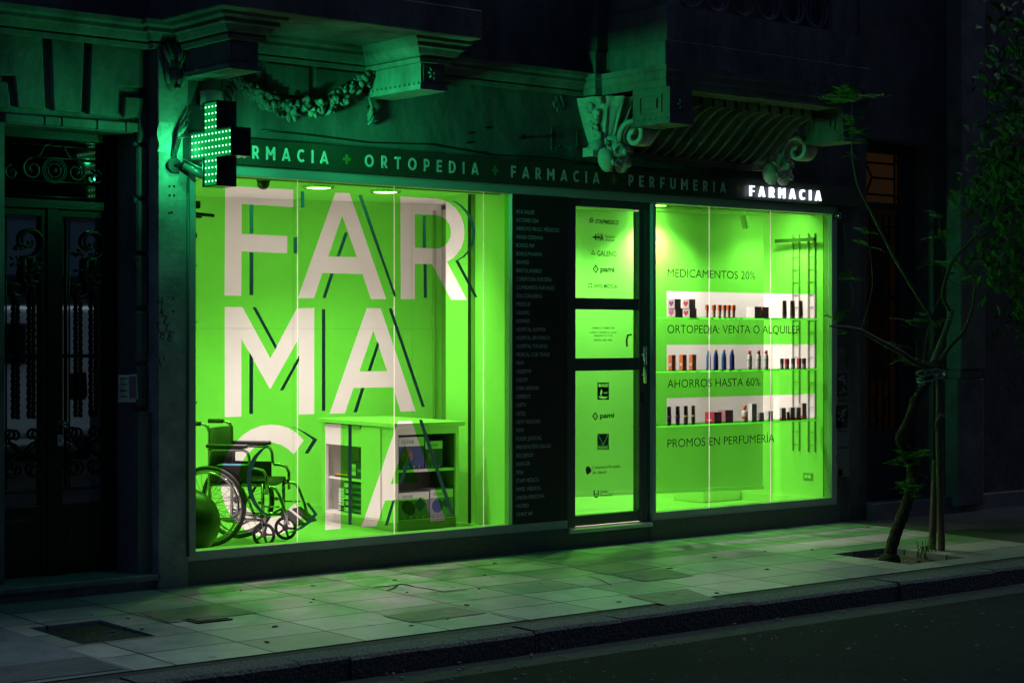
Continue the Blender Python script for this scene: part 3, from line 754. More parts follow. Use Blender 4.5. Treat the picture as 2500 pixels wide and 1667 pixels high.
WL = window(UL, UR, JL, .07, .0)
WR = window(UW0, UW1, JR, .035, .07)
M_SIL = mat('sill_white', (.66, .65, .63), .4)

# --- left window: green film with the letters cut out of it
Z1 = lambda l: zz(530, 420, 4.9, l)
Z2 = lambda l: zz(760, 440, 4.9, l)
Z3 = lambda l: zz(950, 440, 4.9, l)
Z4 = lambda l: zz(530, 720, 4.9, l)
Z5 = lambda l: zz(760, 720, 4.9, l)
Z6 = lambda l: zz(470, 1000, 4.6125, l)
Z7 = lambda l: zz(780, 1000, 4.611, l)
cut = [
    Z1([(97, 165), (912, 213), (910, 420), (294, 383), (294, 740), (840, 767), (838, 972), (292, 950), (290, 1480), (90, 1477)]),
    Z2([(288, 150), (458, 157), (897, 1423), (715, 1421), (613, 1121), (133, 1110), (31, 1412), (-162, 1412)]),
    Z2([(370, 425), (545, 921), (202, 912)]),
    Z3([(135, 197), (565, 222), (640, 235), (720, 275), (800, 340), (860, 430), (893, 530), (902, 620), (892, 720), (862, 810), (815, 880), (760, 935), (692, 975), (930, 1430), (742, 1430), (515, 1003), (308, 998), (308, 1420), (140, 1420)]),
    Z3([(305, 405), (560, 418), (625, 435), (680, 470), (720, 530), (738, 610), (732, 680), (705, 745), (660, 790), (595, 817), (308, 808)]),
    Z4([(92, 143), (303, 145), (637, 758), (955, 160), (1162, 155), (1162, 1423), (975, 1430), (975, 518), (635, 1127), (290, 522), (290, 1453), (92, 1460)]),
    Z5([(665, 157), (830, 160), (1250, 1388), (1068, 1395), (978, 1103), (505, 1110), (402, 1413), (218, 1420)]),
    Z5([(742, 425), (908, 910), (575, 915)]),
    Z6([(1253, 343), (1170, 260), (1080, 205), (980, 175), (880, 165), (770, 180), (660, 222), (560, 290), (480, 370), (410, 460), (360, 560), (330, 660), (318, 770), (320, 880), (340, 990), (375, 1090), (430, 1185), (500, 1275), (590, 1350), (690, 1405), (800, 1428), (900, 1425), (1000, 1398), (1100, 1345), (1180, 1280), (1250, 1185), (1150, 1050),
        (1060, 1140), (960, 1197), (860, 1220), (760, 1205), (670, 1160), (600, 1090), (550, 1000), (525, 900), (518, 800), (525, 700), (550, 600), (610, 505), (700, 420), (800, 375), (900, 366), (1000, 395), (1080, 445), (1142, 500)]),
    Z7([(65, 160), (240, 155), (238, 1338), (65, 1352)]),
    Z7([(885, 130), (1038, 127), (1415, 1243), (1255, 1257), (1180, 985), (737, 1022), (640, 1307), (472, 1320)]),
    Z7([(960, 385), (1110, 820), (800, 835)]),
]
rect = lambda x0, x1, z0, z1: [(x0, z0), (x1, z0), (x1, z1), (x0, z1)]
sheet('window_film', [rect(UL + .001, UR - .001, ZS + .001, ZT - .001)] + [P2(c, 0) for c in cut], 0.0, M_FILM, WL)
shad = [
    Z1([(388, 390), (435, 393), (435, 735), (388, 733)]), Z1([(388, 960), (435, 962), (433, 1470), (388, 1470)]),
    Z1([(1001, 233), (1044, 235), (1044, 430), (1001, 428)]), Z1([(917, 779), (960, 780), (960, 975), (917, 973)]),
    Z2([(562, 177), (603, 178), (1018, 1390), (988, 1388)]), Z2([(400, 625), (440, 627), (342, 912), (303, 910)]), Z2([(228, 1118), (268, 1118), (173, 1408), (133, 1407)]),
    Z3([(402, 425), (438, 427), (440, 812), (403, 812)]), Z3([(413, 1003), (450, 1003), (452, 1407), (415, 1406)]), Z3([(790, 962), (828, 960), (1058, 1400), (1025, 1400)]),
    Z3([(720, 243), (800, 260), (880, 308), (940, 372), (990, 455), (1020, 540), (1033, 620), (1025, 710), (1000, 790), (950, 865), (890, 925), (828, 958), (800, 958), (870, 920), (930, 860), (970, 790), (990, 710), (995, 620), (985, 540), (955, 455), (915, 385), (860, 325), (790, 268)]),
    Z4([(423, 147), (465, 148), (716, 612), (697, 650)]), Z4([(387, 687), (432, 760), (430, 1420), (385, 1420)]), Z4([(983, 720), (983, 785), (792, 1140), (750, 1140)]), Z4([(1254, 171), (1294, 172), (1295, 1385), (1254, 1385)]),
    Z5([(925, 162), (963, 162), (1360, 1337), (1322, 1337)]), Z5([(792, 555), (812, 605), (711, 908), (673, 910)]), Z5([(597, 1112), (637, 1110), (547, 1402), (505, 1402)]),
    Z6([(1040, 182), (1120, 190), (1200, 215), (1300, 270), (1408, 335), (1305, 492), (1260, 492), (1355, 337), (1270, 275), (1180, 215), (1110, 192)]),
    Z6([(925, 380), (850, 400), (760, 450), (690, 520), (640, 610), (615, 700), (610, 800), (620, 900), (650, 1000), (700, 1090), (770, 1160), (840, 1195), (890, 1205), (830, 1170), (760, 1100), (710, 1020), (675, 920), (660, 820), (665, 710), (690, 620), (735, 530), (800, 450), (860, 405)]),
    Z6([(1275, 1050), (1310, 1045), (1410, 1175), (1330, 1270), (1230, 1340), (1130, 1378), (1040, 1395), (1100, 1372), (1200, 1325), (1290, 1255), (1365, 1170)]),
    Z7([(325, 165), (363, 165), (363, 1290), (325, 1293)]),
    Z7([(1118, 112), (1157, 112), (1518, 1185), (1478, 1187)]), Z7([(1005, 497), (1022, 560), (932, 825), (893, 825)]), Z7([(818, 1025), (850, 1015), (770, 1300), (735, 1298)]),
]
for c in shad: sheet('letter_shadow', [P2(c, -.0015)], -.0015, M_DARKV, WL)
MB().box(UL, UR, .014, .125, .10, ZS - .004).build('sill', M_SIL, WL)

# --- right window: film with three clear strips, lettering
Z8 = lambda l: zz(1600, 690, 4.238, l)
strips = [Z8([(118, 85), (1655, 125), (1655, 372), (118, 345)]), Z8([(118, 640), (1655, 640), (1652, 882), (118, 902)]), Z8([(118, 1193), (1655, 1152), (1655, 1398), (118, 1455)])]
def strip_rect(s):
    p = P2(s, 0); x0 = (p[0][0] + p[3][0]) / 2; x1 = (p[1][0] + p[2][0]) / 2
    return rect(x0, x1, (p[2][1] + p[3][1]) / 2, (p[0][1] + p[1][1]) / 2)
SR = [strip_rect(s) for s in strips]
sheet('window_film', [rect(UW0 + .001, UW1 - .001, ZS + .001, ZT - .001)] + SR, 0.0, M_FILM, WR)
for body, l, r, yt, yb in (('MEDICAMENTOS 20%', 1628.5, 1842.8, 657, 675.8), ('ORTOPEDIA: VENTA O ALQUILER', 1628.5, 1953.7, 793.9, 813.2),
                           ('AHORROS HASTA 60%', 1629.4, 1856.7, 927.5, 946.8), ('PROMOS EN PERFUMERÍA', 1627.8, 1889, 1073, 1092.8)):
    a = at(l, yb, -.002); c = at(l, yt, -.002); e = at(r, yb, -.002)
    text('window_lettering', body, c.z - a.z, a.x, -.002, a.z, M_TEXT, WR, width=e.x - a.x, off=-.004)
MB().box(UW0, UW1, .014, .125, .10, ZS - .004).build('sill', M_SIL, WR)

# --- list board between window and door
lb = thing('list_board', 'tall black board listing health insurers in grey capitals between the big window and the door', 'sign', (UR + .28, -.02, .2))
MB().box(UR + .004, UP1, -.040, .05, .16 + .066, ZT - .002).build('board', M_PANEL, lb)
MB().box(UR + .001, UP1, -.042, .05, .16, .224).build('bottom_rail', M_ALU, lb)
NAMES = ['ACA SALUD', 'ACTORES OSA', 'ARROYO PROG. MÉDICOS', 'ASI/ASI OSEPJANA', 'BONOS PAP', 'BONUS PHARMA', 'BRAMED', 'BRISTOL/PHEBUS', 'COBERTURA PORTEÑA', 'COMISARIOS NAVALES', 'DAS-CONGRESO', 'MEDICUS', 'GALENO', 'HOMINIS', 'HOSPITAL ALEMÁN', 'HOSPITAL BRITÁNICO', 'HOSPITAL ITALIANO', 'MEDICAL COR TRADE', 'PAMI', 'OSDEPYM', 'OSDOP', 'OSPA AERONA', 'OSPEDYC', 'OSPTV', 'OSTEL', 'OSTV VIALIDAD', 'PAMI', 'PODER JUDICIAL', 'PREVENCIÓN SALUD', 'RELOJEROS', 'SANCOR', 'SMAI', 'STAFF MÉDICO', 'SWISS  MEDICAL', 'UNIÓN PERSONAL', 'VALMED', 'OMINT AR']
t0 = at(1260, 521, -.042); t1 = at(1260, 1260.5, -.042)
wref = {2: at(1364.5, 560, -.042).x - t0.x, 9: at(1353, 700, -.042).x - t0.x, 28: at(1344.5, 1090, -.042).x - t0.x}
for i, nm in enumerate(NAMES):
    z = t0.z + (t1.z - t0.z) * i / 36
    text('list_entry', nm, .0285, t0.x, -.042, z, M_LIST, lb, width=wref.get(i), off=.0)
    if i not in wref: lb.children[-1].scale.x = .80

# --- fascia sign
sg = thing('shop_sign', 'long dark green fascia sign with white capitals above the pharmacy windows', 'sign', (3.3, -.05, 2.94))
b = MB(); js = [-.08, at(754, 370, -.10).x, at(1265, 420, -.10).x, at(1690, 440, -.10).x, 6.86]
for i in range(4): b.box(js[i] + .0015, js[i + 1] - .0015, -.10, -.036, ZB0, ZB1 - .002)
b.build('board', M_BOARD, sg)
YS = -.102
def sign_word(w, pl, pr, yb, yt, name='lettering', m=M_SIGNW, dep=.001, y=YS, s=.19):
    a = at(pl, yb, y); c = at(pl, yt, y); e = at(pr, yb, y)
    return stroke_word(w, a.x, e.x, a.z, c.z - a.z, y, dep, name, m, sg, s)
zl = at(631.5, 389, YS).z; zh = at(631.5, 356.7, YS).z - zl
def sw(w, pl, pr, m=M_SIGNW, s=.19):
    a, e = at(pl, 400, YS), at(pr, 400, YS); return stroke_word(w, a.x, e.x, zl, zh, YS, .001, 'letter', m, sg, s)
xA = at(802, 380, YS).x; xM = at(631.5, 380, YS).x
full = xA - xM
sw('FARMACIA', 545, 802); sw('ORTOPEDIA', 891, 1169); sw('FARMACIA', 1248, 1463.8); sw('PERFUMERIA', 1535, 1772.5)
for c in (847, 1209.5, 1499.5, 1803):
    x = at(c, 400, YS).x; b = MB(); z = zl + zh * .5
    b.box(x - .011, x + .011, YS, YS + .001, z - .036, z + .036); b.box(x - .034, x - .011, YS, YS + .001, z - .011, z + .011); b.box(x + .011, x + .034, YS, YS + .001, z - .011, z + .011)
    b.build('plus_mark', M_SIGNG, sg)
a, e = at(1832.5, 470, -.13), at(2005, 470, -.13)
zl2 = at(1833, 478.8, -.13).z; zt2 = at(1833, 453.2, -.13).z
stroke_word('FARMACIA', a.x, e.x, zl2, zt2 - zl2, -.135, .022, 'lit_letter', emat('lit_letters', (.80, .84, 1.0), 2.0), sg, .15)

# --- shop door
b = MB()
g1 = (at(1392.7, 504, .04), at(1551.5, 728, .04)); gx0, gx1 = g1[0].x, g1[1].x
Zd = lambda y: at(1393, y, .04).z
rows = [(Zd(727), Zd(504)), (Zd(874.5), Zd(755)), (Zd(1259), Zd(905.5))]
b.box(UD0 - .02, gx0, -.02, .07, .158, ZT - .001)                # left jamb + stile
b.box(gx1, gx1 + .085, -.005, .07, .165, 2.70)
b.box(UD1 + .0, UW0 - .036, -.01, .07, .158, ZT - .001)          # right jamb
b.box(gx0, UD1, -.02, .07, rows[0][1], ZT - .001)
b.box(gx0, gx1, 0, .07, rows[1][1], rows[0][0]); b.box(gx0, gx1, 0, .07, rows[2][1], rows[1][0]); b.box(gx0, gx1, 0, .07, .165, rows[2][0])
dr = b.build('shop_door', M_ALUD, bd, bevel=.003)
for z0, z1 in rows:
    MB().quad((gx0, .040, z0), (gx1, .040, z0), (gx1, .040, z1), (gx0, .040, z1)).build('pane', M_GLASS, dr)
    sheet('door_film', [rect(gx0, gx1, z0, z1)], .036, M_FILMD, dr)
MB().box(UD0 - .01, UD1 + .03, -.075, .16, .118, .152).build('threshold', M_MARBLE, dr, bevel=.005)
h0, h1 = at(1573.5, 935, -.05), at(1573.5, 845, -.05)
b = MB(); b.tube([(h0.x, -.055, h0.z), (h0.x, -.055, h1.z)], .014, 12)
for z in (h0.z + .07, h1.z - .07): b.tube([(h0.x, -.055, z), (h0.x, .0, z)], .008, 8)
b.build('pull_bar', M_CHROME, dr)
h = at(1566, 968, -.008); MB().box(h.x - .018, h.x + .018, -.012, -.005, h.z - .04, h.z + .04).build('lock', M_BLACKP, dr)
hi = at(1541, 830, .06); b = MB(); b.tube([(hi.x + .012, .07, hi.z + .045), (hi.x, .10, hi.z + .04), (hi.x - .004, .11, hi.z), (hi.x, .11, hi.z - .055)], .008, 8)
b.build('inner_handle', M_BLACKP, dr)
YD = .033
D3 = lambda l: zz(1230, 450, 3.484, l)
D4 = lambda l: zz(1230, 880, 3.732, l)
def dtext(body, f, x0, x1, yb, yt, m=M_TEXT, off=0.0, up=1.0):
    (l, b_), (r, _) = f([(x0, yb), (x1, yb)]); (_, t_), = f([(x0, yt)])
    a, e, c = at(l, b_, YD), at(r, b_, YD), at(l, t_, YD)
    text('door_lettering', body, (c.z - a.z) * up, a.x, YD, a.z, m, dr, width=e.x - a.x, off=off + .012)
dtext('STAFFMEDICO', D3, 780, 975, 333, 300, off=.02)
dtext('HA', D3, 797, 848, 476, 425, off=.035)
dtext('Hospital', D3, 858, 943, 455, 430, M_TEXTG); dtext('Aleman', D3, 863, 943, 484, 461, M_TEXTG)
dtext('GALENO', D3, 793, 957, 608, 566)
dtext('pami', D3, 820, 940, 742, 700, off=.02); dtext('pami', D4, 875, 1003, 523, 480, off=.02)
dtext('SWISS MEDICAL', D3, 762, 973, 880, 848, M_TEXTG)
dtext('FARMACIA GÜEMES 3787', D3, 747, 943, 1229, 1214, off=-.004); dtext('LUNES A VIERNES 9 A 20 HS', D3, 731, 957, 1267, 1252, off=-.004)
dtext('SÁBADOS 9 A 13 HS', D3, 767, 922, 1294, 1279, off=-.004); dtext('ENVÍOS: 4823 9680', D3, 767, 920, 1333, 1317, off=-.004)
dtext('Cobertura Porteña', D4, 806, 1060, 988, 962, M_TEXTG); dtext('de Salud', D4, 806, 930, 1034, 1006, M_TEXTG)
dtext('Unión', D4, 874, 951, 1206, 1182); dtext('Personal', D4, 874, 986, 1241, 1218)
def dsheet(loops, f, m=M_TEXT): sheet('door_emblem', [P2(f(l), YD) for l in loops], YD, m, dr)
circ = lambda cx, cy, r, n=14: [(cx + r * cos(2 * pi * i / n), cy + r * sin(2 * pi * i / n)) for i in range(n)]
for f, cx, cy, s in ((D3, 782, 720, 1), (D4, 833, 508, 1.08)):
    dsheet([[(cx - 26 * s, cy), (cx, cy - 37 * s), (cx + 26 * s, cy), (cx, cy + 37 * s)], [(cx - 15 * s, cy), (cx, cy - 22 * s), (cx + 15 * s, cy), (cx, cy + 22 * s)], [(cx - 3, cy - 9), (cx + 6, cy), (cx - 3, cy + 9)]], f)
dsheet([circ(745 + 13 * cos(k * pi / 3), 308 + 16 * sin(k * pi / 3), 7.5, 10) for k in range(6)] + [circ(745, 308, 5, 8)], D3, M_TEXTG)
dsheet([circ(760 + 11 * cos(pi / 2 + k * 2 * pi / 3), 584 - 14 * sin(pi / 2 + k * 2 * pi / 3), 8, 9) for k in range(3)], D3, M_TEXTG)
dsheet([[(755, 443), (776, 443), (776, 424), (787, 424), (787, 443), (800, 443), (800, 456), (787, 456), (787, 476), (776, 476), (776, 456), (755, 456)]], D3)
dsheet([[(x, y), (x + 10, y), (x + 10, y + 13), (x, y + 13)] for x in (719, 739) for y in (841, 867)], D3)
# dark square with a flame and its name cut out
om = [[(853, 200), (958, 200), (958, 357), (853, 357)],
      [(862, 226), (866, 214), (874, 210), (882, 214), (885, 226), (882, 239), (874, 243), (866, 239)],
      [(889, 243), (891, 211), (897, 211), (902, 226), (907, 211), (913, 211), (915, 243), (909, 243), (907, 225), (902, 238), (897, 225), (895, 243)],
      [(919, 211), (925, 211), (925, 243), (919, 243)], [(929, 243), (929, 211), (935, 211), (939, 228), (939, 211), (943, 211), (943, 243), (938, 243), (933, 227), (933, 243)],
      [(945, 211), (955, 211), (955, 217), (952, 217), (952, 243), (948, 243), (948, 217), (945, 217)],
      [(882, 318), (876, 300), (882, 278), (890, 256), (893, 268), (899, 285), (895, 302), (889, 318)],
      [(862, 328), (885, 322), (925, 330), (948, 326), (938, 342), (910, 349), (880, 344)],
      [(912, 286), (914, 286), (914, 304), (912, 304)], [(918, 286), (924, 288), (924, 304), (920, 304), (920, 298)], [(929, 286), (934, 288), (931, 304), (928, 302)], [(938, 288), (945, 286), (941, 304), (939, 304)]]
dsheet(om, D4)
dsheet([[(852, 665), (957, 665), (957, 775), (852, 775)], [(857, 668), (952, 668), (904, 772)]], D4, M_TEXTG)
dsheet([[(860, 669), (949, 669), (904, 767)]], D4, mat('grey_blue_vinyl', (.05, .13, .10), .6))
dsheet([[(852, 777), (957, 777), (957, 812), (852, 812)]] + [[(858 + 13.2 * k, 783), (868 + 13.2 * k, 783), (868 + 13.2 * k, 787), (862 + 13.2 * k, 787), (862 + 13.2 * k, 802), (868 + 13.2 * k, 802), (868 + 13.2 * k, 806), (858 + 13.2 * k, 806)] for k in range(7)], D4)
dsheet([[(745, 985), (755, 966), (775, 962), (788, 978), (800, 1000), (788, 1020), (762, 1040), (748, 1015)]], D4, M_TEXTG)
dsheet([[(818, 1180), (829, 1180), (829, 1218), (833, 1232), (842, 1238), (851, 1232), (855, 1218), (855, 1186), (865, 1180), (865, 1220), (858, 1242), (842, 1251), (826, 1242), (818, 1220)], circ(842, 1216, 8, 10)], D4)

# --- pharmacy cross
UCX = -.12
cr = thing('pharmacy_cross', 'projecting black cross sign with glowing green LED rows', 'sign', (UCX, -.1, 2.9))
def cross_poly(g=0.0):
    y0, y1 = -.712, -.175; z0, z1 = 2.652, 3.207
    zm = (z0 + z1) / 2; ym = (y0 + y1) / 2; a = .092; e = g
    return [(ym - a + e, z0 + e), (ym + a - e, z0 + e), (ym + a - e, zm - a + e), (y1 - e, zm - a + e), (y1 - e, zm + a - e), (ym + a - e, zm + a - e), (ym + a - e, z1 - e), (ym - a + e, z1 - e), (ym - a + e, zm + a - e), (y0 + e, zm + a - e), (y0 + e, zm - a + e), (ym - a + e, zm - a + e)]
CT = .128
b = MB(); b.xprism(cross_poly(), UCX + .004, UCX + CT - .004)
for e in (0,):
    o_, i_ = cross_poly(0), cross_poly(.008)
    for x0, x1 in ((UCX - .010, UCX + .004), (UCX + CT - .004, UCX + CT + .010)):
        n = 12
        for i in range(n):
            j = (i + 1) % n
            b.add([(x, p[0], p[1]) for x in (x0, x1) for p in (o_[i], o_[j], i_[j], i_[i])], [(0, 1, 2, 3), (7, 6, 5, 4), (0, 4, 5, 1), (1, 5, 6, 2), (2, 6, 7, 3), (3, 7, 4, 0)])
b.build('housing', mat('cross_housing', (.010, .010, .011), .35), cr)
M_LEDP = emat('led_panel', (0.0, 1.0, .13), .30); M_LED = emat('led_dot', (.40, 1.0, .72), 3.4)
for sd, x in ((-1, UCX + .002), (1, UCX + CT - .002)):
    pl = cross_poly(.010); b = MB(); b.add([(x, p[0], p[1]) for p in pl], [tuple(range(12))]); f = b.build('led_face', M_LEDP, cr)
    b = MB(); y0, y1 = -.712, -.175; z0, z1 = 2.652, 3.207; first = None
    for i in range(12):
        for j in range(12):
            if (4 <= i <= 7) or (4 <= j <= 7):
                y = y0 + .030 + (y1 - y0 - .060) * i / 11; z = z0 + .035 + (z1 - z0 - .070) * j / 11
                if sd > 0: b.ell((x + sd * .003, y, z), .004, .0062, .0062, 6, 4)
                elif first is None: first = MB().ell((x + sd * .003, y, z), .004, .0062, .0062, 6, 4).build('led', M_LED, f); fy, fz = y, z
                else: c_ = first.copy(); COL.objects.link(c_); c_.parent = f; c_.location = (0, y - fy, z - fz)
    if sd > 0: tag(b.build('led_array', M_LED, f), kind='stuff')
    for dy, dz in (((.20, -.02), (.12, -.14)) if sd < 0 else ((-.18, 0), (.18, 0), (0, .18), (0, -.18))):      # the light the LEDs throw
        ld = bpy.data.lights.new('led_light', 'POINT'); ld.color = (.03, 1.0, .30); ld.shadow_soft_size = 0.0; ld.energy = 3.4 if sd < 0 else .4
        lo = bpy.data.objects.new('led_light', ld); lo.location = (x + sd * .06, (y0 + y1) / 2 + dy, (z0 + z1) / 2 + dz); link(lo, cr)
    ld = bpy.data.lights.new('led_spread', 'SPOT'); ld.color = (.03, 1.0, .33); ld.shadow_soft_size = 0.02; ld.energy = 22 if sd < 0 else 22; ld.spot_size = radians(132 if sd < 0 else 150); ld.spot_blend = 1.0
    lo = bpy.data.objects.new('led_spread', ld); lo.location = (x + sd * .05, (y0 + y1) / 2, (z0 + z1) / 2); lo.rotation_euler = (0, radians(-90 * sd), 0); link(lo, cr)
    if sd > 0:                                                     # LED lenses throw most of it straight along the street
        ld = bpy.data.lights.new('led_beam', 'SPOT'); ld.color = (.03, 1.0, .30); ld.shadow_soft_size = 0.10; ld.energy = 190; ld.spot_size = radians(62); ld.spot_blend = 1.0
        lo = bpy.data.objects.new('led_beam', ld); lo.location = (x + .05, (y0 + y1) / 2, (z0 + z1) / 2); lo.rotation_euler = (0, radians(-97), 0); link(lo, cr)
b = MB(); b.box(UCX + .01, UCX + CT - .01, -.175, -.06, 2.84, 3.02); b.build('bracket', M_BLACKP, cr)
b = MB()
for k in range(3):
    b.tube([(UCX - .02 + .012 * k, -.17, 3.03 - .01 * k), (UCX - .06 + .01 * k, -.12, 2.99), (UCX - .075 + .012 * k, -.08, 2.88), (UCX - .05 + .01 * k, -.075, 2.76)], .006, 6)
b.build('cable', M_BLACKP, cr)
# round lamp housing behind the cross, bullet camera under it
q = at(536, 240, -.30)
lh = thing('wall_lamp', 'small pale drum shaped lamp housing just above the green cross', 'lamp', (q.x, -.04, q.z))
MB().lathe([(.075, -.06), (.078, -.05), (.078, .05), (.07, .055)], (q.x, -.20, q.z), 20, 'Z').build('drum', mat('lamp_cream', (.4, .4, .37), .5), lh)
MB().box(q.x - .02, q.x + .02, -.14, -.03, q.z - .02, q.z + .02).build('arm', M_BLACKP, lh)
q = at(436, 404, -.10)
bc = thing('security_camera', 'dark bullet security camera on a round wall base below the green cross', 'camera', (q.x, -.06, q.z))
MB().lathe([(.05, -.09), (.05, -.07), (.03, -.06)], (q.x - .02, 0, q.z), 16, 'Y').build('base', M_BLACKP, bc)
MB().tube([(q.x - .02, -.08, q.z), (q.x + .03, -.13, q.z), (q.x + .05, -.15, q.z - .01)], .014, 8).build('arm', M_BLACKP, bc)
MB().tube([(q.x + .02, -.13, q.z + .005), (q.x + .17, -.22, q.z - .085)], [.030, .034], 14).build('body', mat('camera_body', (.06, .065, .06), .3), bc)
MB().obox((q.x + .09, -.175, q.z - .005), Vector((.15, -.09, -.09)).normalized(), Vector((.5, .86, 0)).normalized(), Vector((.3, -.2, .93)).normalized(), .20, .085, .006).build('hood', M_BLACKP, bc)
b = MB(); b.tube([(-.072, -.066, 2.74), (-.072, -.066, .2)], .011, 8)
tag(b.build('conduit', M_ALUD), 'thin vertical conduit between the pilaster and the big window', 'pipe')
q = at(2043, 527, -.06)
lt = thing('small_camera', 'small round camera with a ring of lights on the dark pier right of the shop', 'camera', (q.x, -.04, q.z))
MB().lathe([(.03, -.09), (.034, -.07), (.034, -.035)], (q.x, 0, q.z), 16, 'Y').build('body', M_BLACKP, lt)
MB().tube([(q.x + .026 * cos(a * pi / 8), -.091, q.z + .026 * sin(a * pi / 8)) for a in range(16)], .0035, 6, closed=True).build('ring', M_CHROME, lt)

# ================================================================== SHOP INTERIOR
ZF, ZCE = .12, 2.86
yb = lambda u: 3.128 - .249 * u
MB().box(-.06, 6.9, .126, 4.4, .02, ZF).build('floor', M_FLOOR, bd)
MB().box(-.06, 6.9, .052, 4.4, ZCE, 2.95).build('ceiling', M_CEIL, bd)
b = MB()
b.extr([(-.03, yb(-.03)), (3.80, yb(3.80)), (3.80, yb(3.80) + .1), (-.03, yb(-.03) + .1)], ZF, ZCE)          # slanting back wall
b.box(-.065, -.03, .055, 3.4, .03, 2.94)
b.extr([(2.80, .055), (2.84, .055), (3.33, 1.06), (3.29, 1.06)], ZF, ZCE)                                    # return behind the list board
b.box(3.245, 3.92, 1.10, 1.40, ZF, ZCE)                                                                      # pier
b.box(3.92, 4.0, 1.10, 4.0, ZF, ZCE)
b.box(4.0, 6.9, 3.9, 4.0, ZF, ZCE)
b.box(6.62, 6.70, .126, 3.9, ZF, ZCE)                                                                        # party wall
b.build('room_wall', M_WHITE, bd)
b = MB()
b.extr([(-.03, yb(-.03) - .014), (3.78, yb(3.78) - .014), (3.78, yb(3.78) - .001), (-.03, yb(-.03) - .001)], ZF, ZF + .09)
b.box(6.606, 6.619, .13, 3.8, ZF, ZF + .08)
b.build('skirting', M_WHITE, bd)
b = MB(); b.extr([(-.03, yb(-.03) - .003), (3.78, yb(3.78) - .003), (3.78, yb(3.78) - .001), (-.03, yb(-.03) - .001)], 1.742, 1.747)
for u in (1.22, 2.44, 3.52): b.extr([(u, yb(u) - .0035), (u + .004, yb(u + .004) - .0035), (u + .004, yb(u + .004) - .001), (u, yb(u) - .001)], ZF + .09, ZCE)
b.build('wall_seam', mat('seam_grey', (.68, .66, .63), .7), bd)
b = MB(); b.tube([(3.70, yb(3.7) - .05, ZF), (3.70, yb(3.7) - .05, ZCE - .06)], .016, 8); b.box(3.80, 3.83, 2.10, 2.19, ZF, ZCE - .05)
b.build('trim_and_gap', mat('grey_trim', (.45, .44, .42), .5), bd)
MB().box(3.247, 3.256, 1.070, 1.099, ZF, ZCE).build('trim_and_gap', M_BLACKP, bd)  # black strip drawn for the dark gap beside the pier
MB().box(6.10, 6.60, 1.15, 1.55, ZF, .25).build('floor_step', M_WHITE, bd, bevel=.004)
# ceiling lights
LI = [(1.836, 1.22, 1.0, 'round white ceiling light, left of the two seen in the big window'), (2.50, 1.24, 1.0, 'round white ceiling light, right of the two seen in the big window'),
      (5.25, .87, 1.9, 'round ceiling light at the top left corner of the right shop window'),
      (.62, 1.22, 1.1, 'round ceiling light above the wheelchair corner'), (.15, .80, 1.0, 'round ceiling light at the far left of the big window room'),
      (4.25, .75, 1.4, 'round ceiling light above the glass shop door'), (6.30, .42, .55, 'round ceiling light above the right end of the glass shelves'),
      (5.0, 1.75, 1.6, 'added unseen ceiling light behind the left part of the roller blind'), (6.44, 1.50, 1.8, 'added unseen ceiling light behind the right part of the roller blind')]  # last two are unseen, added to brighten the floor and end wall
for x, y, k, lab in LI:
    t = thing('ceiling_light', lab, 'lamp', (x, y, ZCE), group='round ceiling lights of the shop')
    MB().lathe([(.094, -.012), (.118, -.018), (.125, -.008), (.125, -.0005)], (x, y, ZCE), 28).build('rim', M_CHROME, t)
    MB().lathe([(.0, -.014), (.094, -.013)], (x, y, ZCE), 28).build('diffuser', M_LAMPW, t)
    ld = bpy.data.lights.new('downlight', 'SPOT'); ld.color = (1.0, .90, .79); ld.energy = 112 * k; ld.spot_size = radians(130); ld.spot_blend = 1.0; ld.shadow_soft_size = .05
    lo = bpy.data.objects.new('downlight', ld); lo.location = (x, y, ZCE - .07); link(lo, t)
# dome camera and small hanging camera
q = (1.076, .824)
dc = thing('dome_camera', 'black dome security camera under the ceiling above the big letter F', 'camera', (q[0], q[1], ZCE))
MB().lathe([(.05, 0), (.052, -.02), (.05, -.03)], (*q, ZCE), 20).build('base', M_BLACKP, dc)
MB().lathe([(.048, -.03), (.046, -.055), (.034, -.078), (.016, -.088), (0, -.09)], (*q, ZCE), 20).build('dome', mat('dome_smoke', (.01, .01, .01), .08), dc)
q = at(1816, 516, .62)
hc = thing('hanging_camera', 'small pale camera hanging from the ceiling inside the right window', 'camera', (q.x, .62, ZCE))
MB().tube([(q.x, .62, ZCE), (q.x, .62, q.z - .02), (q.x - .01, .60, q.z - .05)], .008, 8).build('arm', M_WHITE, hc)
MB().obox((q.x - .01, .59, q.z - .10), (.95, 0, .3), (0, 1, 0), (-.3, 0, .95), .06, .06, .12).build('body', mat('camera_grey', (.5, .5, .48), .4), hc, bevel=.012, seg=2)
# roller blind across the back of the right window
ybl = lambda u: .733 + .25 * (6.6 - u)
rb = thing('roller_blind', 'plain roller blind drawn down behind the glass shelves, hem above the floor', 'blind', (5.4, 1.0, 2.8))
def blind():
    b = MB(); n = 60; vs = []
    R = random.Random(5)
    for i in range(n + 1):
        u = 4.15 + (6.49 - 4.15) * i / n
        for j in range(9):
            t = j / 8; vs.append((u + .012 * sin(t * 5) * (1 if i == n else .0), ybl(u) + .006 * sin(u * 7 + t * 3) * t + .004 * sin(u * 17), 2.82 - (2.82 - .285) * t))
    b.add(vs, [(i * 9 + j, i * 9 + j + 1, (i + 1) * 9 + j + 1, (i + 1) * 9 + j) for i in range(n) for j in range(8)], True)
    return b
bo = blind().build('fabric', M_BLIND, rb)
b = MB(); b.extr([(4.15, ybl(4.15) - .012), (6.49, ybl(6.49) - .012), (6.49, ybl(6.49) + .012), (4.15, ybl(4.15) + .012)], .255, .288); b.build('hem_bar', M_BLIND, rb)
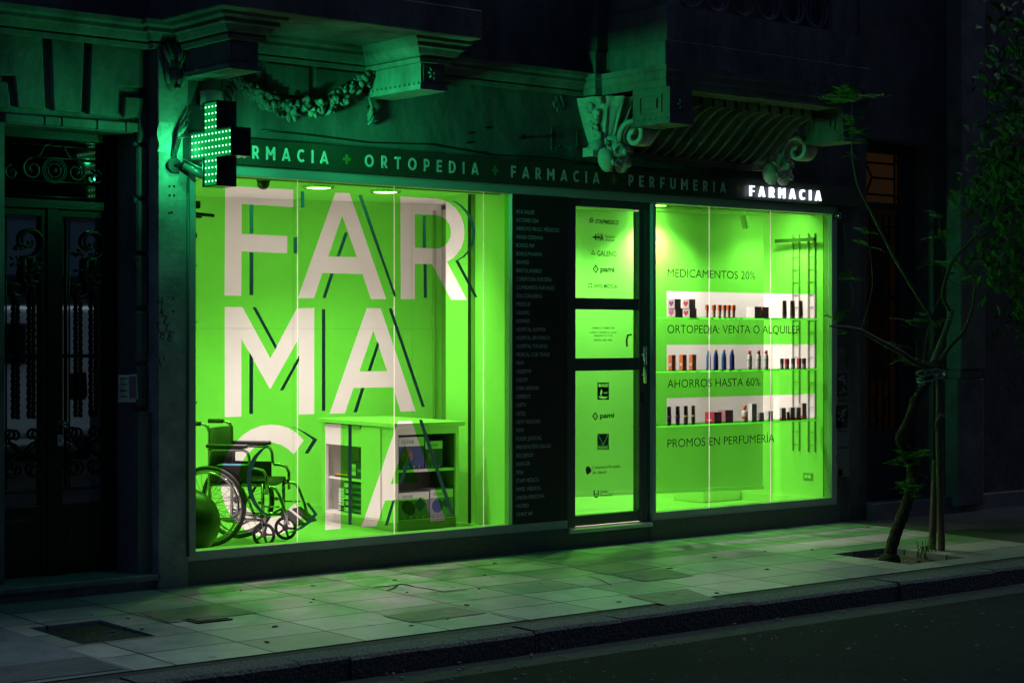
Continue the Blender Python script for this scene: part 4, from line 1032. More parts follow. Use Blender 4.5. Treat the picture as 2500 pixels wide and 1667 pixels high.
b = MB(); b.tube([(4.12, ybl(4.12), 2.83), (6.54, ybl(6.54), 2.83)], .028, 10); b.build('roller', M_WHITE, rb)
# hooks and bracket rail on the left jamb inside the big window
hk = thing('display_rail', 'dark bracket and rail with small hooks at the left edge inside the big window', 'rail', (.0, .2, 1.6))
b = MB(); a0, a1 = at(455, 520, .16), at(522, 527, .16); b.obox(((a0.x + a1.x) / 2, .16, (a0.z + a1.z) / 2), (a1 - a0).normalized(), (0, 1, 0), (0, 0, 1), (a1 - a0).length, .03, .022)
a0, a1 = at(455, 526, .2), at(491, 529, .2); b.obox(((a0.x + a1.x) / 2, .2, (a0.z + a1.z) / 2), (a1 - a0).normalized(), (0, 1, 0), (0, 0, 1), (a1 - a0).length, .03, .022)
q = at(478, 500, .18); b.box(q.x - .08, q.x + .028, .16, .20, q.z - .025, q.z + .025)
b.build('bracket', M_BLACKP, hk, bevel=.004)
q = at(472, 575, .12); MB().lathe([(.0, -.02), (.022, -.016), (.024, 0), (.022, .016), (0, .02)], (q.x, .12, q.z), 14, 'Y').build('knob', M_BLACKP, hk)
for py in (652, 790, 987, 1160):
    q = at(474, py, .10); MB().tube([(q.x - .05, .10, q.z), (q.x, .10, q.z), (q.x + .015, .10, q.z + .006), (q.x + .02, .10, q.z + .02)], .0035, 6).build('hook', M_BLACKP, hk)

# --- exercise ball
eb = MB().lathe([(0, -.24)] + [(.24 * sin(pi * i / 20), -.24 * cos(pi * i / 20)) for i in range(1, 20)] + [(0, .24)], (.265, .55, ZF + .24), 40).build('exercise_ball', mat('ball_rubber', (.006, .016, .012), .4))
tag(eb, 'dark rubber exercise ball at the lower left corner of the big window', 'ball')

# --- wheelchair (x forwards, y to its left)
wc = thing('wheelchair', 'folding chrome wheelchair with black seat in the display window', 'wheelchair', (.92, 1.14, ZF), math.atan2(-.793, .6085), local=True)
ch = MB()
for s in (-1, 1):
    y = .225 * s
    ch.tube([(-.02, y, .16), (-.02, y, .84), (-.035, y, .885), (-.07, y, .905), (-.10, y, .905)], .0125, 10)
    ch.tube([(-.02, y, .20), (.40, y, .20)], .012, 10); ch.tube([(-.02, y, .455), (.43, y, .455)], .0125, 10)
    ch.tube([(.40, y, .47), (.40, y, .19)], .013, 10)
    ch.tube([(-.02, y, .235), (.10, y, .19), (.25, y, .17), (.36, y, .23), (.40, y, .25)], .009, 8)
    ch.tube([(.16, -y, .20), (.20, 0, .33), (.20, y, .45)], .011, 8)
    ch.box(.385, .415, y - .018, y + .018, .17, .235)
ch.build('frame', M_CHROMED, wc)
for s in (-1, 1):
    y = .225 * s
    MB().tube([(-.09, y, .905), (-.12, y, .906), (-.21, y, .905)], [.016, .0175, .016], 12).build('hand_grip', M_RUBBER, wc)
    ya = .245 * s
    a = MB(); a.tube([(-.01, ya, .46), (-.01, ya, .66), (.0, ya, .70), (.03, ya, .715), (.25, ya, .715), (.285, ya, .70), (.30, ya, .665), (.305, ya, .60), (.32, ya, .578), (.37, ya, .575), (.415, ya, .56), (.435, ya, .52), (.437, ya, .39)], .0115, 10)
    a = a.build('armrest', M_CHROMED, wc)
    MB().box(-.035, .29, ya - .024, ya + .024, .727, .757).build('arm_pad', M_VINYL, a, bevel=.012, seg=3)
    MB().box(.01, .295, ya - .004, ya + .004, .48, .60).build('side_panel', M_BLACKP, a)
    # rear wheel
    yw = .30 * s
    w = MB()
    w.tube([(.266 * cos(k * pi / 24), yw, .30 + .266 * sin(k * pi / 24)) for k in range(48)], .0085, 8, closed=True)
    w.lathe([(.026, -.035), (.03, -.02), (.02, 0), (.03, .02), (.026, .035)], (0, yw, .30), 14, 'Y')
    for k in range(28):
        an = 2 * pi * k / 28; d = .02 * (1 if k % 2 else -1); o = .35 * (1 if k % 4 < 2 else -1)
        w.tube([(.026 * cos(an + o * 2), yw + d, .30 + .026 * sin(an + o * 2)), (.262 * cos(an), yw, .30 + .262 * sin(an))], .0016, 4, caps=False)
    w = w.build('rear_wheel', M_CHROMED, wc)
    MB().tube([(.285 * cos(k * pi / 28), yw, .30 + .285 * sin(k * pi / 28)) for k in range(56)], .0145, 10, closed=True).build('tyre', M_RUBBER, w)
    r = MB(); yo = yw + .035 * s
    r.tube([(.252 * cos(k * pi / 24), yo, .30 + .252 * sin(k * pi / 24)) for k in range(48)], .0095, 8, closed=True)
    for k in range(6): an = k * pi / 3 + .3; r.tube([(.252 * cos(an), yo, .30 + .252 * sin(an)), (.266 * cos(an), yw, .30 + .266 * sin(an))], .004, 6)
    r.build('hand_rim', M_CHROMED, w)
    # front caster
    yc = .235 * s; xc = .40
    c = MB(); c.tube([(xc, yc, .20), (xc, yc, .215)], .016, 10)
    for d in (-.022, .022): c.tube([(xc, yc + d, .205), (xc + .012, yc + d, .16), (xc + .012, yc + d, .092)], .0065, 8)
    c.box(xc - .03, xc + .018, yc - .03, yc + .03, .198, .212)
    c = c.build('caster', M_CHROMED, wc)
    xw = xc + .012
    MB().tube([(xw + .078 * cos(k * pi / 16), yc, .094 + .078 * sin(k * pi / 16)) for k in range(32)], .0125, 10, closed=True).build('tyre', M_RUBBER, c)
    h = MB(); h.lathe([(.02, -.02), (.022, 0), (.02, .02)], (xw, yc, .094), 12, 'Y')
    for k in range(5): an = k * 2 * pi / 5; h.obox((xw + .04 * cos(an), yc, .094 + .04 * sin(an)), (cos(an), 0, sin(an)), (0, 1, 0), (-sin(an), 0, cos(an)), .06, .012, .016)
    h.build('hub', mat('grey_plastic', (.10, .10, .10), .5), c)
    # leg rest
    l = MB(); l.tube([(.405, y, .44), (.46, y, .445), (.50, y, .43), (.525, y, .39), (.565, y, .29), (.60, y, .17)], .0115, 10)
    l.tube([(.405, y, .30), (.53, y, .30)], .006, 6); l.tube([(.40, y - .02 * s, .31), (.36, y - .05 * s, .32)], .007, 6)
    l.ell((.36, y - .05 * s, .322), .02, .014, .014, 8, 5)
    l = l.build('leg_rest', M_CHROMED, wc)
    MB().obox((.60, y - .09 * s, .21), (.80, 0, -.60), (0, 1, 0), (.60, 0, .80), .17, .17, .014).build('foot_plate', mat('foot_plastic', (.03, .03, .032), .75, spec=.2), l, bevel=.005)
    b = MB(); b.tube([(.24, .25 * s, .46), (.27, .262 * s, .40), (.29, .262 * s, .33)], .008, 8); b.ell((.235, .25 * s, .475), .012, .012, .03, 8, 6); b.build('brake_lever', M_BLACKP, wc)
def sag(name, f, m):
    b = MB(); n = 12; vs = []
    for i in range(n + 1):
        t = i / n
        for p in f(t): vs.append(p)
    k = len(vs) // (n + 1)
    b.add(vs, [(i * k + j, i * k + (j + 1) % k, (i + 1) * k + (j + 1) % k, (i + 1) * k + j) for i in range(n) for j in range(k)] + [tuple(range(k)), tuple(range(n * k, n * k + k))], True)
    return b.build(name, m, wc)
sag('seat', lambda t: [(x, -.22 + .44 * t, .468 - .03 * (1 - (2 * t - 1) ** 2) + dz) for x, dz in ((-.01, 0), (.42, 0), (.42, .022), (-.01, .022))], M_VINYL)
sag('backrest', lambda t: [(-.02 - .035 * (1 - (2 * t - 1) ** 2) + dx, -.222 + .444 * t, z) for dx, z in ((-.012, .50), (.012, .50), (.012, .87), (-.012, .87))], M_VINYL)
bx = thing('blue_carton', 'blue printed carton lying on the wheelchair seat', 'box', (.92, 1.14, ZF), wc.rotation_euler.z, local=True)
MB().box(.02, .22, -.19, -.06, .475, .60).build('carton', mat('carton_blue', (.03, .20, .34), .5, var=.2, scale=30), bx, bevel=.004)
MB().box(.045, .19, -.1915, -.190, .535, .57).build('print', mat('carton_print', (.25, .45, .55), .5, var=.5, scale=120), bx)

# --- counter cabinet with open shelves
cb = thing('display_cabinet', 'white counter cabinet with drawers and open shelves full of boxes', 'cabinet', (2.30, .83, ZF), radians(-5), local=True)
H = .87; zt = H - .035
b = MB()
b.box(.57, .60, 0, 1.2, .08, zt); b.box(0, .03, 0, .50, .08, zt); b.box(.03, .57, .36, .38, .08, zt); b.box(0, .57, 1.17, 1.2, .08, zt)
b.box(.40, .42, .38, 1.17, .08, zt); b.box(.03, .57, .0, .36, .08, .10); b.box(0, .40, .50, 1.17, .08, .10); b.box(.03, .40, .385, .50, .08, .10)
b.box(0, .03, .50, .525, .10, zt); b.box(0, .03, 1.13, 1.17, .08, zt); b.box(.03, .57, .0, .02, zt - .06, zt)
b.build('carcass', M_WHITE, cb, bevel=.002)
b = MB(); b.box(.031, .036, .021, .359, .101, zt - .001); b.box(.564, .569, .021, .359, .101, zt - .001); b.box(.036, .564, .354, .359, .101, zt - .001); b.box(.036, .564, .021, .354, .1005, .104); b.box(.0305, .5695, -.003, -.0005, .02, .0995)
b.build('niche_shade', mat('niche_shade_grey', (.22, .22, .21), .6), cb)  # grey panels put the shade of the front niche into its colour
MB().box(-.025, .64, -.03, 1.22, zt, H).build('top', M_WHITE, cb, bevel=.003)
MB().box(.07, .53, .09, 1.10, 0, .08).build('plinth', M_WHITE, cb)
MB().box(-.004, .018, .527, .82, .655, zt - .02).build('drawer_front', M_WHITE, cb, bevel=.002)
MB().box(-.004, .018, .826, 1.128, .655, zt - .02).build('drawer_front', M_WHITE, cb, bevel=.002)
MB().box(-.014, -.002, .21, .515, .095, zt - .015).build('door', M_WHITE, cb, bevel=.002)
b = MB(); b.box(-.016, -.006, .53, 1.12, zt - .030, zt - .010); b.build('drawer_pull', mat('pull_grey', (.35, .35, .34), .4), cb)
MB().box(.03, .40, .525, 1.13, .365, .383).build('shelf', M_WHITE, cb); MB().box(.03, .57, .02, .36, .475, .497).build('shelf', M_WHITE, cb)
M_BOXD = mat('carton_dark', (.02, .045, .10), .45, var=.25, scale=30); M_BOXK = mat('carton_black', (.012, .012, .016), .4)
M_BOXW = mat('carton_white', (.72, .72, .72), .5); M_BOXB = mat('carton_navy', (.02, .05, .22), .45, var=.2, scale=12)
M_PRT = mat('carton_text', (.05, .10, .22), .5); M_SKIN = mat('print_skin', (.16, .09, .07), .5, var=.7, scale=24)
def cbox(x0, x1, y0, y1, z0, z1, m, label, side='L', lab=True, name='product_box', brand=True, gm=None):
    """carton in the cabinet; label panel with the maker's word on the face that looks out"""
    t = thing(name, label, 'box', (2.30, .83, ZF), radians(-5), local=True, group='cartons in the cabinet')
    MB().box(x0, x1, y0, y1, z0, z1).build('carton', m, t, bevel=.0025)
    w, h = (y1 - y0 if side == 'L' else x1 - x0), z1 - z0
    if side == 'L':
        if lab:
            MB().box(x0 - .0012, x0 - .0004, y1 - w * .36, y1 - .004, z0 + h * .18, z1 - h * .12).build('label', M_BOXW, t)
            if brand: text('print', 'SILFAB', h * .26, x0 - .002, y1 - w * .02, z0 + h * .42, M_PRT, t, rot=(pi / 2, 0, -pi / 2)).scale.x = .55
        MB().box(x0 - .0012, x0 - .0004, y0 + w * .08, y0 + w * .5, z0 + h * .45, z0 + h * .6).build('print', mat('green_print', (.05, .35, .22), .5), t)
    else:
        MB().box(x0 + .004, x1 - .004, y0 - .0012, y0 - .0004, z1 - h * .30, z1 - .006).build('label', M_BOXW, t)
        text('print', 'SILFAB', h * .10, x0 + w * .12, y0 - .002, z1 - h * .22, M_PRT, t)
        if gm:
            MB().ell((x0 + w * .33, y0 - .001, z0 + h * .42), w * .24, .0012, h * .24, 14, 8, Matrix.Rotation(.6, 3, 'Y')).build('picture', gm, t)
            MB().add([(x0 + w * .70 + w * .2 * dx, y0 - .0016, z0 + h * .52 + w * .2 * dz) for dx, dz in ((0, -1), (1, 0), (0, 1), (-1, 0))], [(0, 1, 2, 3)]).build('print', M_BOXB, t)
            for k in range(4): MB().lathe([(0, -.0016), (h * .035, -.0016)], (x0 + w * (.2 + .2 * k), y0, z0 + h * .08), 10, 'Y').build('icon', M_BOXW, t)
    return t
zs = .383
cbox(.06, .25, .60, .80, zs, zs + .135, M_BOXD, 'dark carton on the middle shelf of the cabinet side, under a black box')
cbox(.07, .25, .545, .70, zs + .136, zs + .25, M_BOXK, 'black carton stacked on a dark one in the cabinet side', lab=False)
fb = thing('flat_box', 'flat yellow carton lying on the middle shelf of the cabinet side', 'box', (2.30, .83, ZF), radians(-5), local=True)
MB().box(.04, .22, .83, 1.05, zs, zs + .014).build('tray', M_BOXK, fb); MB().box(.042, .218, .832, 1.048, zs + .014, zs + .03).build('lid', mat('carton_yellow', (.55, .30, .03), .45), fb, bevel=.002)
NM = ['bottom', 'second from bottom', 'middle', 'second from top', 'top']
for k in range(5):
    cbox(.035 + (.012 if k % 2 else 0), .26, .56 + .01 * (k % 2), .88, .10 + k * .050, .10 + k * .050 + .047, M_BOXD, NM[k] + ' dark carton of the stack of five low in the cabinet side')
for k in range(4):
    cbox(.05, .20, .90 + .012 * (k % 2), 1.0, .10 + k * .048, .10 + k * .048 + .045, M_BOXW if k else M_BOXK, ('black carton under three white ones', 'lowest white carton', 'middle white carton', 'topmost white carton')[k] + ' in the small stack low in the cabinet side', brand=True)
cbox(.045, .29, .03, .20, .497, .76, M_BOXB, 'large navy and white carton at the left of the upper front cabinet shelf', 'F', gm=M_SKIN)
cbox(.30, .47, .04, .20, .497, .72, M_BOXB, 'smaller navy carton at the right of the upper front cabinet shelf', 'F', gm=M_SKIN)
cbox(.07, .25, .05, .19, .762, .80, M_BOXK, 'flat black carton lying on the large navy carton in the cabinet front', 'L', lab=False)
cbox(.04, .33, .02, .18, .10, .32, mat('carton_pale', (.14, .16, .18), .5), 'wide pale carton at the left of the lower front cabinet shelf', 'F', gm=M_BOXK)
cbox(.335, .56, .02, .18, .10, .33, mat('carton_white_blue', (.24, .27, .33), .5), 'white and blue carton at the right of the lower front cabinet shelf', 'F', gm=M_BOXB)

# --- glass shelves with their uprights
SZ = [1.833, 1.382, .924]
for k, (zsf, lab) in enumerate(zip(SZ, ('top', 'middle', 'bottom'))):
    t = thing('glass_shelf', lab + ' one of the three long glass shelves in the right window', 'shelf', (5.4, .23, zsf), group='glass shelves in the right window')
    MB().box(4.42, 6.50, .10, .36, zsf - .008, zsf).build('glass', M_SHELFG, t)
    MB().quad((4.42, .098, zsf - .010), (6.50, .098, zsf - .010), (6.50, .098, zsf + .002), (4.42, .098, zsf + .002)).build('edge', M_EDGE, t)
for y, lab in ((.463, 'left'), (.275, 'right')):
    t = thing('shelf_upright', lab + ' of the two slotted uprights on the end wall of the right window', 'rail', (6.61, y, 1.6), group='slotted uprights on the end wall')
    b = MB(); b.box(6.602, 6.618, y + .034, y + .044, .62, 2.62); b.box(6.602, 6.618, y - .044, y - .034, .62, 2.62)
    z = .68
    while z < 2.6: b.box(6.613, 6.618, y - .034, y + .034, z, z + .006); z += .115
    b.build('channel', mat('upright_grey', (.5, .5, .48), .5), t)
a, c = onx(1894, 589, 6.56), onx(1989, 584, 6.56)
t = thing('hang_bar', 'dark horizontal bar fixed across the uprights near the top of the right window', 'rail', (6.56, .4, a.z))
b = MB(); b.box(6.545, 6.575, c.y, a.y, c.z - .016, c.z + .016); b.build('bar', mat('bar_grey', (.07, .075, .07), .4), t)
b = MB()
for y in (.463, .275): b.box(6.575, 6.60, y - .01, y + .01, c.z - .012, c.z + .03)
b.build('clip', M_CHROME, t)
q0, q1 = onx(1961, 1153, 6.615), onx(1984, 1173, 6.615)
t = thing('power_outlet', 'double power outlet low on the end wall of the right window', 'outlet', (6.615, (q0.y + q1.y) / 2, q1.z))
y0, y1, z0, z1 = q1.y, q0.y, q1.z, q0.z
MB().box(6.613, 6.618, y0, y1, z0, z1).build('plate', mat('outlet_plate', (.35, .35, .33), .4), t, bevel=.003)
MB().box(6.6105, 6.6125, y0 + .02, (y0 + y1) / 2 - .004, z0 + .02, z1 - .02).build('socket', M_WHITE, t); MB().box(6.6105, 6.6125, (y0 + y1) / 2 + .004, y1 - .02, z0 + .02, z1 - .02).build('socket', M_WHITE, t)

# --- goods on the glass shelves
YF = .17
def sx(zx, y=YF): return at(1600 + zx / 4.238, 900, y).x
def dep(zx, y=YF): p = at(1600 + zx / 4.238, 900, y) - CAM; return p.x * sin(AL) + p.y * cos(AL)
def hh(zx, zpx): return zpx / 4.238 * dep(zx) / FOC
ORD6 = ['leftmost', 'second from the left', 'third from the left', 'third from the right', 'second from the right', 'rightmost']
def carton(zx0, zxs, zx1, zht, z, mL, mF, label, group=None, extra=None, rz=0, y=YF, name='product_box'):
    """box whose left side shows between zx0 and zxs and whose front shows between zxs and zx1"""
    x0, x1 = sx(zxs, y), sx(zx1, y); h = hh(zxs, zht); d = max(.02, (zxs - zx0) / 4.238 * dep(zxs) / FOC / .63)
    d = min(d, .17)
    t = thing(name, label, 'box', ((x0 + x1) / 2, y + d / 2, z), rz, group=group, local=True)
    w = x1 - x0; b = MB().box(-w / 2, w / 2, -d / 2, d / 2, 0, h).build('carton', mF, t, bevel=.0015)
    MB().box(-w / 2 - .0008, -w / 2 - .0002, -d / 2 + .0005, d / 2 - .0005, .0006, h - .0006).build('side', mL, t)
    if extra: extra(t, w, d, h)
    return t
def heart(r, n=24):
    o = []
    for i in range(n):
        a = 2 * pi * i / n; o.append((r * .062 * 16 * sin(a) ** 3, r * .062 * (13 * cos(a) - 5 * cos(2 * a) - 2 * cos(3 * a) - cos(4 * a))))
    return o
def hearts(m1, m2):
    def f(t, w, d, h):
        r = min(d, h) * .36
        MB().add([(-w / 2 - .0014, -y, h * .52 + z) for y, z in heart(r)], [tuple(range(24))]).build('heart_print', m1, t)
        if m2: MB().add([(x, -d / 2 - .0006, h * .52 + z) for x, z in heart(min(w, h) * .34)], [tuple(range(24))]).build('heart_print', m2, t)
    return f
M_PUR = mat('print_purple', (.16, .08, .42), .5, var=.6, scale=160); M_PIN = mat('print_pink', (.42, .12, .30), .5, var=.5, scale=160)
M_RED = mat('print_red', (.60, .06, .05), .5, var=.4, scale=160); M_REDS = mat('print_red_shaded', (.12, .02, .015), .5)  # second one is the red heart darkened as on the unlit side
M_BGE = mat('carton_beige', (.72, .56, .48), .5); M_BLKB = mat('carton_blackish', (.02, .017, .018), .4)
G = 'heart printed gift boxes on the top shelf'
z1_, z2_, z3_ = SZ
hb = hh(170, 98)
carton(133, 207, 285, 100, z1_, M_BGE, M_BLKB, 'lower box with a violet heart under another, far left of the top shelf', G, hearts(M_PIN, None))
carton(137, 200, 265, 96, z1_ + hb + .001, M_BGE, M_BLKB, 'upper box with a purple heart standing on another, far left of the top shelf', G, hearts(M_PUR, None))
carton(288, 355, 428, 100, z1_, M_BOXW, mat('heart_box_shaded', (.06, .055, .055), .4), 'lower white box with a red heart, second stack of the top shelf', G, hearts(M_RED, M_REDS))  # dark front of both white boxes is shade put into the colour
carton(288, 350, 415, 96, z1_ + hb + .001, M_BOXW, mat('heart_box_shaded', (.06, .055, .055), .4), 'upper white box with a red scribbled heart, second stack of the top shelf', G, hearts(M_RED, M_REDS))
M_ORC = mat('cap_orange', (.85, .16, .01), .35); M_FND = mat('foundation', (.55, .36, .24), .25)
def bottle(zx0, zx1, zht, z, parts, label, group, y=YF, name='bottle', cat='bottle'):
    """parts: (part name, material, [(radius fraction, height fraction)])"""
    x = (sx(zx0, y) + sx(zx1, y)) / 2; r = (zx1 - zx0) / 2 / 4.238 * dep(zx0) / FOC * .95; h = hh(zx0, zht)
    t = thing(name, label, cat, (x, y, z), group=group, local=True)
    for nm, m, pr, sq in parts:
        b = MB()
        if sq: b.box(-r * pr[0][0], r * pr[0][0], -r * pr[0][0] * .7, r * pr[0][0] * .7, h * pr[0][1], h * pr[-1][1]); b.build(nm, m, t, bevel=r * .15, seg=2)
        else: b.lathe([(r * a, h * c) for a, c in pr], (0, 0, 0), 18); b.build(nm, m, t)
    return t
for k, (a, c) in enumerate(((518, 555), (584, 628), (643, 686), (694, 736), (740, 782), (787, 830))):
    bottle(a, c, 138, z1_, [('body', M_FND, [(.72, 0), (.74, .1), (.86, .56), (.8, .60)], False), ('cap', M_ORC, [(.98, .60), (.98, 1.0)], True)], ORD6[k] + ' of six beige makeup bottles with orange caps on the top shelf', 'orange capped makeup bottles on the top shelf')
carton(955, 1028, 1098, 124, z1_, M_BOXW, M_BLKB, 'white box with black front and small drawing on the top shelf', None, None)
carton(1098, 1112, 1175, 122, z1_, mat('print_orange', (.65, .10, .03), .5), M_BLKB, 'black box with a red edge beside the white one on the top shelf')
M_TUBE = mat('tube_bronze', (.10, .065, .025), .35)
def tube_thing(zx0, zx1, zht, z, m, mcap, label, group, band=None, y=YF):
    x = (sx(zx0, y) + sx(zx1, y)) / 2; w = (zx1 - zx0) / 4.238 * dep(zx0) / FOC / .86; h = hh(zx0, zht)
    t = thing('cream_tube', label, 'tube', (x, y, z), group=group, local=True)
    n = 16; rows = [(.36, .36, .14), (.40, .40, .16), (.45, .30, .55), (.5, .05, .96), (.5, .035, 1.0)]; vs = []
    for rx, ry, zf in rows:
        for k in range(n): a_ = 2 * pi * k / n; vs.append((w * rx * cos(a_), w * ry * sin(a_), h * zf))
    MB().add(vs, [(i * n + k, i * n + (k + 1) % n, (i + 1) * n + (k + 1) % n, (i + 1) * n + k) for i in range(4) for k in range(n)] + [tuple(range(4 * n, 5 * n))], True).build('body', m, t)
    MB().lathe([(w * .34, 0), (w * .36, h * .02), (w * .36, h * .14)], (0, 0, 0), n).build('cap', mcap, t)
    if band: MB().lathe([(w * .43, h * .40), (w * .435, h * .40), (w * .45, h * .50), (w * .44, h * .50)], (0, 0, 0), n).build('band', band, t)
    return t
for k, (a, c) in enumerate(((1310, 1363), (1390, 1448), (1478, 1530))):
    tube_thing(a, c, 190, z1_, M_TUBE, M_BLACKP, ('leftmost', 'middle', 'rightmost')[k] + ' of three bronze cream tubes at the right of the top shelf', 'bronze tubes on the top shelf')
M_ORB = mat('carton_orange', (.75, .17, .015), .45); M_ORBS = mat('carton_orange_shaded', (.45, .10, .02), .45)  # front copy is the orange darkened for the unlit street side
def orb(t, w, d, h): MB().box(-w / 2 - .0016, -w / 2 - .0009, -d * .35, d * .35, h * .3, h * .5).build('label', M_BGE, t)
for k, (a, s_, c) in enumerate(((138, 173, 212), (250, 284, 326), (352, 384, 425))):
    carton(a, s_, c, 168, z2_, M_ORB, M_ORBS, ('leftmost', 'middle', 'rightmost')[k] + ' of three orange cartons at the left of the middle shelf', 'orange cartons on the middle shelf', orb)
M_BL1 = mat('bottle_navy', (.01, .03, .24), .3); M_BL2 = mat('bottle_blue', (.02, .15, .42), .3); M_YEL = mat('cap_yellow', (.80, .42, .03), .35)
BP = [(.92, 0), (.96, .03), (.96, .6), (.82, .75), (.60, .84), (.56, .94)]
for k, (a, c) in enumerate(((524, 576), (598, 655), (680, 738), (765, 822))):
    bottle(a, c, 215, z2_, [('body', M_BL2 if k in (0, 2) else M_BL1, BP, False), ('cap', M_YEL, [(.56, .94), (.56, 1.0)], False), ('print', mat('print_pale', (.4, .5, .65), .5), [(.3, .3), (.3, .32)], False)],
           ('leftmost bottle, light blue with yellow cap', 'navy bottle with yellow cap between two light blue ones', 'light blue bottle between two navy ones', 'navy bottle with yellow cap, rightmost of four')[k] + ' on the middle shelf', 'blue lotion bottles on the middle shelf')
M_RCP = mat('cap_red', (.62, .015, .05), .35); M_WB = mat('bottle_white', (.62, .63, .6), .35)
for k, (a, c) in enumerate(((948, 1004), (1040, 1097), (1118, 1174))):
    bottle(a, c, 200, z2_, [('body', M_WB, [(.80, 0), (.86, .04), (.96, .55), (.90, .70), (.60, .79), (.5, .82)], False), ('cap', M_RCP, [(.62, .82), (.62, 1.0)], False), ('label', mat('label_red', (.25, .02, .03), .5), [(.895, .10), (.91, .10), (.92, .135), (.9, .135)], False), ('label', mat('label_grey', (.2, .24, .24), .5), [(.955, .50), (.965, .50), (.965, .54), (.955, .54)], False)],
           ('leftmost', 'middle', 'rightmost')[k] + ' of three white bottles with red caps on the middle shelf', 'red capped white bottles on the middle shelf')
M_NP = mat('polish_glass', (.32, .16, .12), .15); M_NB = mat('polish_grey', (.30, .24, .22), .2)
for k, (a, c, red) in enumerate(((1290, 1328, 0), (1336, 1385, 1), (1405, 1446, 0), (1463, 1512, 1), (1517, 1560, 0))):
    bottle(a, c, 112, z2_, [('body', M_NP if red else M_NB, [(.92, 0), (.92, .5)], True), ('cap', M_RCP if red else M_BLACKP, [(.95, .5), (.95, 1.0)], True), ('label', M_BGE, [(.6, .12), (.6, .4)], True)],
           ('black capped polish bottle at the left end', 'red capped polish bottle left of the middle', 'black capped polish bottle in the middle', 'red capped polish bottle right of the middle', 'black capped polish bottle at the right end')[k] + ' of five on the middle shelf', 'nail polish bottles on the middle shelf', name='polish_bottle')
M_DT = mat('tube_dark', (.022, .012, .02), .3); MB_P = mat('band_purple', (.12, .02, .16), .4); MB_Y = mat('band_lime', (.45, .42, .02), .4)
for k, (a, c) in enumerate(((118, 168), (206, 256), (291, 340), (370, 415))):
    tube_thing(a, c, 195, z3_, M_DT, mat('cap_brown', (.03, .01, .01), .3), ('leftmost dark tube with a purple band', 'second dark tube with a purple band', 'dark tube with a lime band, third from the left', 'dark tube with a lime band, rightmost of four')[k] + ' on the bottom shelf', 'dark tubes on the bottom shelf', MB_P if k < 2 else MB_Y)
M_CRM = mat('carton_crimson', (.50, .02, .05), .45); M_CRMS = mat('carton_crimson_shaded', (.10, .008, .012), .4); M_ROS = mat('carton_rose', (.55, .22, .24), .5); M_ROSS = mat('carton_rose_shaded', (.12, .05, .09), .5)  # front colours are shaded copies of the crimson and rose sides
def zigzag(t, w, d, h): MB().box(-w / 2 - .0016, -w / 2 - .0009, -d * .2, d * .25, h * .24, h * .34).build('print', M_BGE, t)
carton(526, 610, 688, 116, z3_, M_CRM, M_CRMS, 'crimson box with a pale print in front on the bottom shelf', None, zigzag)
carton(660, 725, 806, 130, z3_, M_ROS, M_ROSS, 'rose box with a shade-coloured front right of the crimson one on the bottom shelf', y=YF + .03)
bottle(890, 960, 180, z3_, [('body', M_WB, [(.92, 0), (.95, .05), (.95, .58), (.7, .66), (.5, .68)], False), ('cap', M_ORC, [(.5, .68), (.5, .98), (.3, 1.0)], False), ('label', mat('label_orange', (.6, .25, .1), .5), [(.955, .2), (.962, .2), (.962, .46), (.955, .46)], False)], 'white bottle with a tall orange cap on the bottom shelf', None)
carton(968, 1000, 1050, 188, z3_, M_BOXW, mat('carton_white_shaded', (.33, .33, .31), .5), 'tall white carton with a shade-coloured front on the bottom shelf', None, lambda t, w, d, h: MB().box(-w * .4, w * .4, -d / 2 - .001, -d / 2 - .0004, h * .4, h * .56).build('print', MB_Y, t))  # white front greyed to carry its shade in the colour
carton(1060, 1074, 1130, 92, z3_, M_BOXW, mat('carton_white_shaded2', (.28, .28, .28), .5), 'small grey carton leaning beside the tall carton on the bottom shelf', rz=.15)
carton(1142, 1172, 1217, 104, z3_, M_BOXW, mat('carton_white_shaded', (.33, .33, .31), .5), 'small white carton with a shade-coloured front on the bottom shelf')
M_SLV = mat('carton_silver', (.5, .48, .46), .4); M_CHA = mat('carton_charcoal', (.05, .04, .035), .4); M_RUS = mat('carton_redband', (.35, .05, .015), .45)
def redfoot(t, w, d, h): MB().box(-w / 2 - .0016, w / 2 + .001, -d / 2 - .0016, d / 2, .0, h * .24).build('band', M_RUS, t)
for k, (a, s_, c, hz, dy, lab) in enumerate(((1290, 1308, 1352, 130, 0, 'charcoal carton with a red foot, left end'), (1346, 1362, 1402, 86, .02, 'low charcoal carton behind its neighbours'), (1382, 1402, 1444, 130, 0, 'charcoal carton with a red foot, middle'),
                                 (1446, 1466, 1506, 128, 0, 'silver sided carton with a red foot'), (1492, 1522, 1566, 168, .04, 'tall brown and charcoal carton, right end'))):
    carton(a, s_, c, hz, z3_, (M_SLV if k != 4 else M_BGE), M_CHA, lab + ', right group of the bottom shelf', 'five dark cartons on the bottom shelf', redfoot, y=YF + dy)

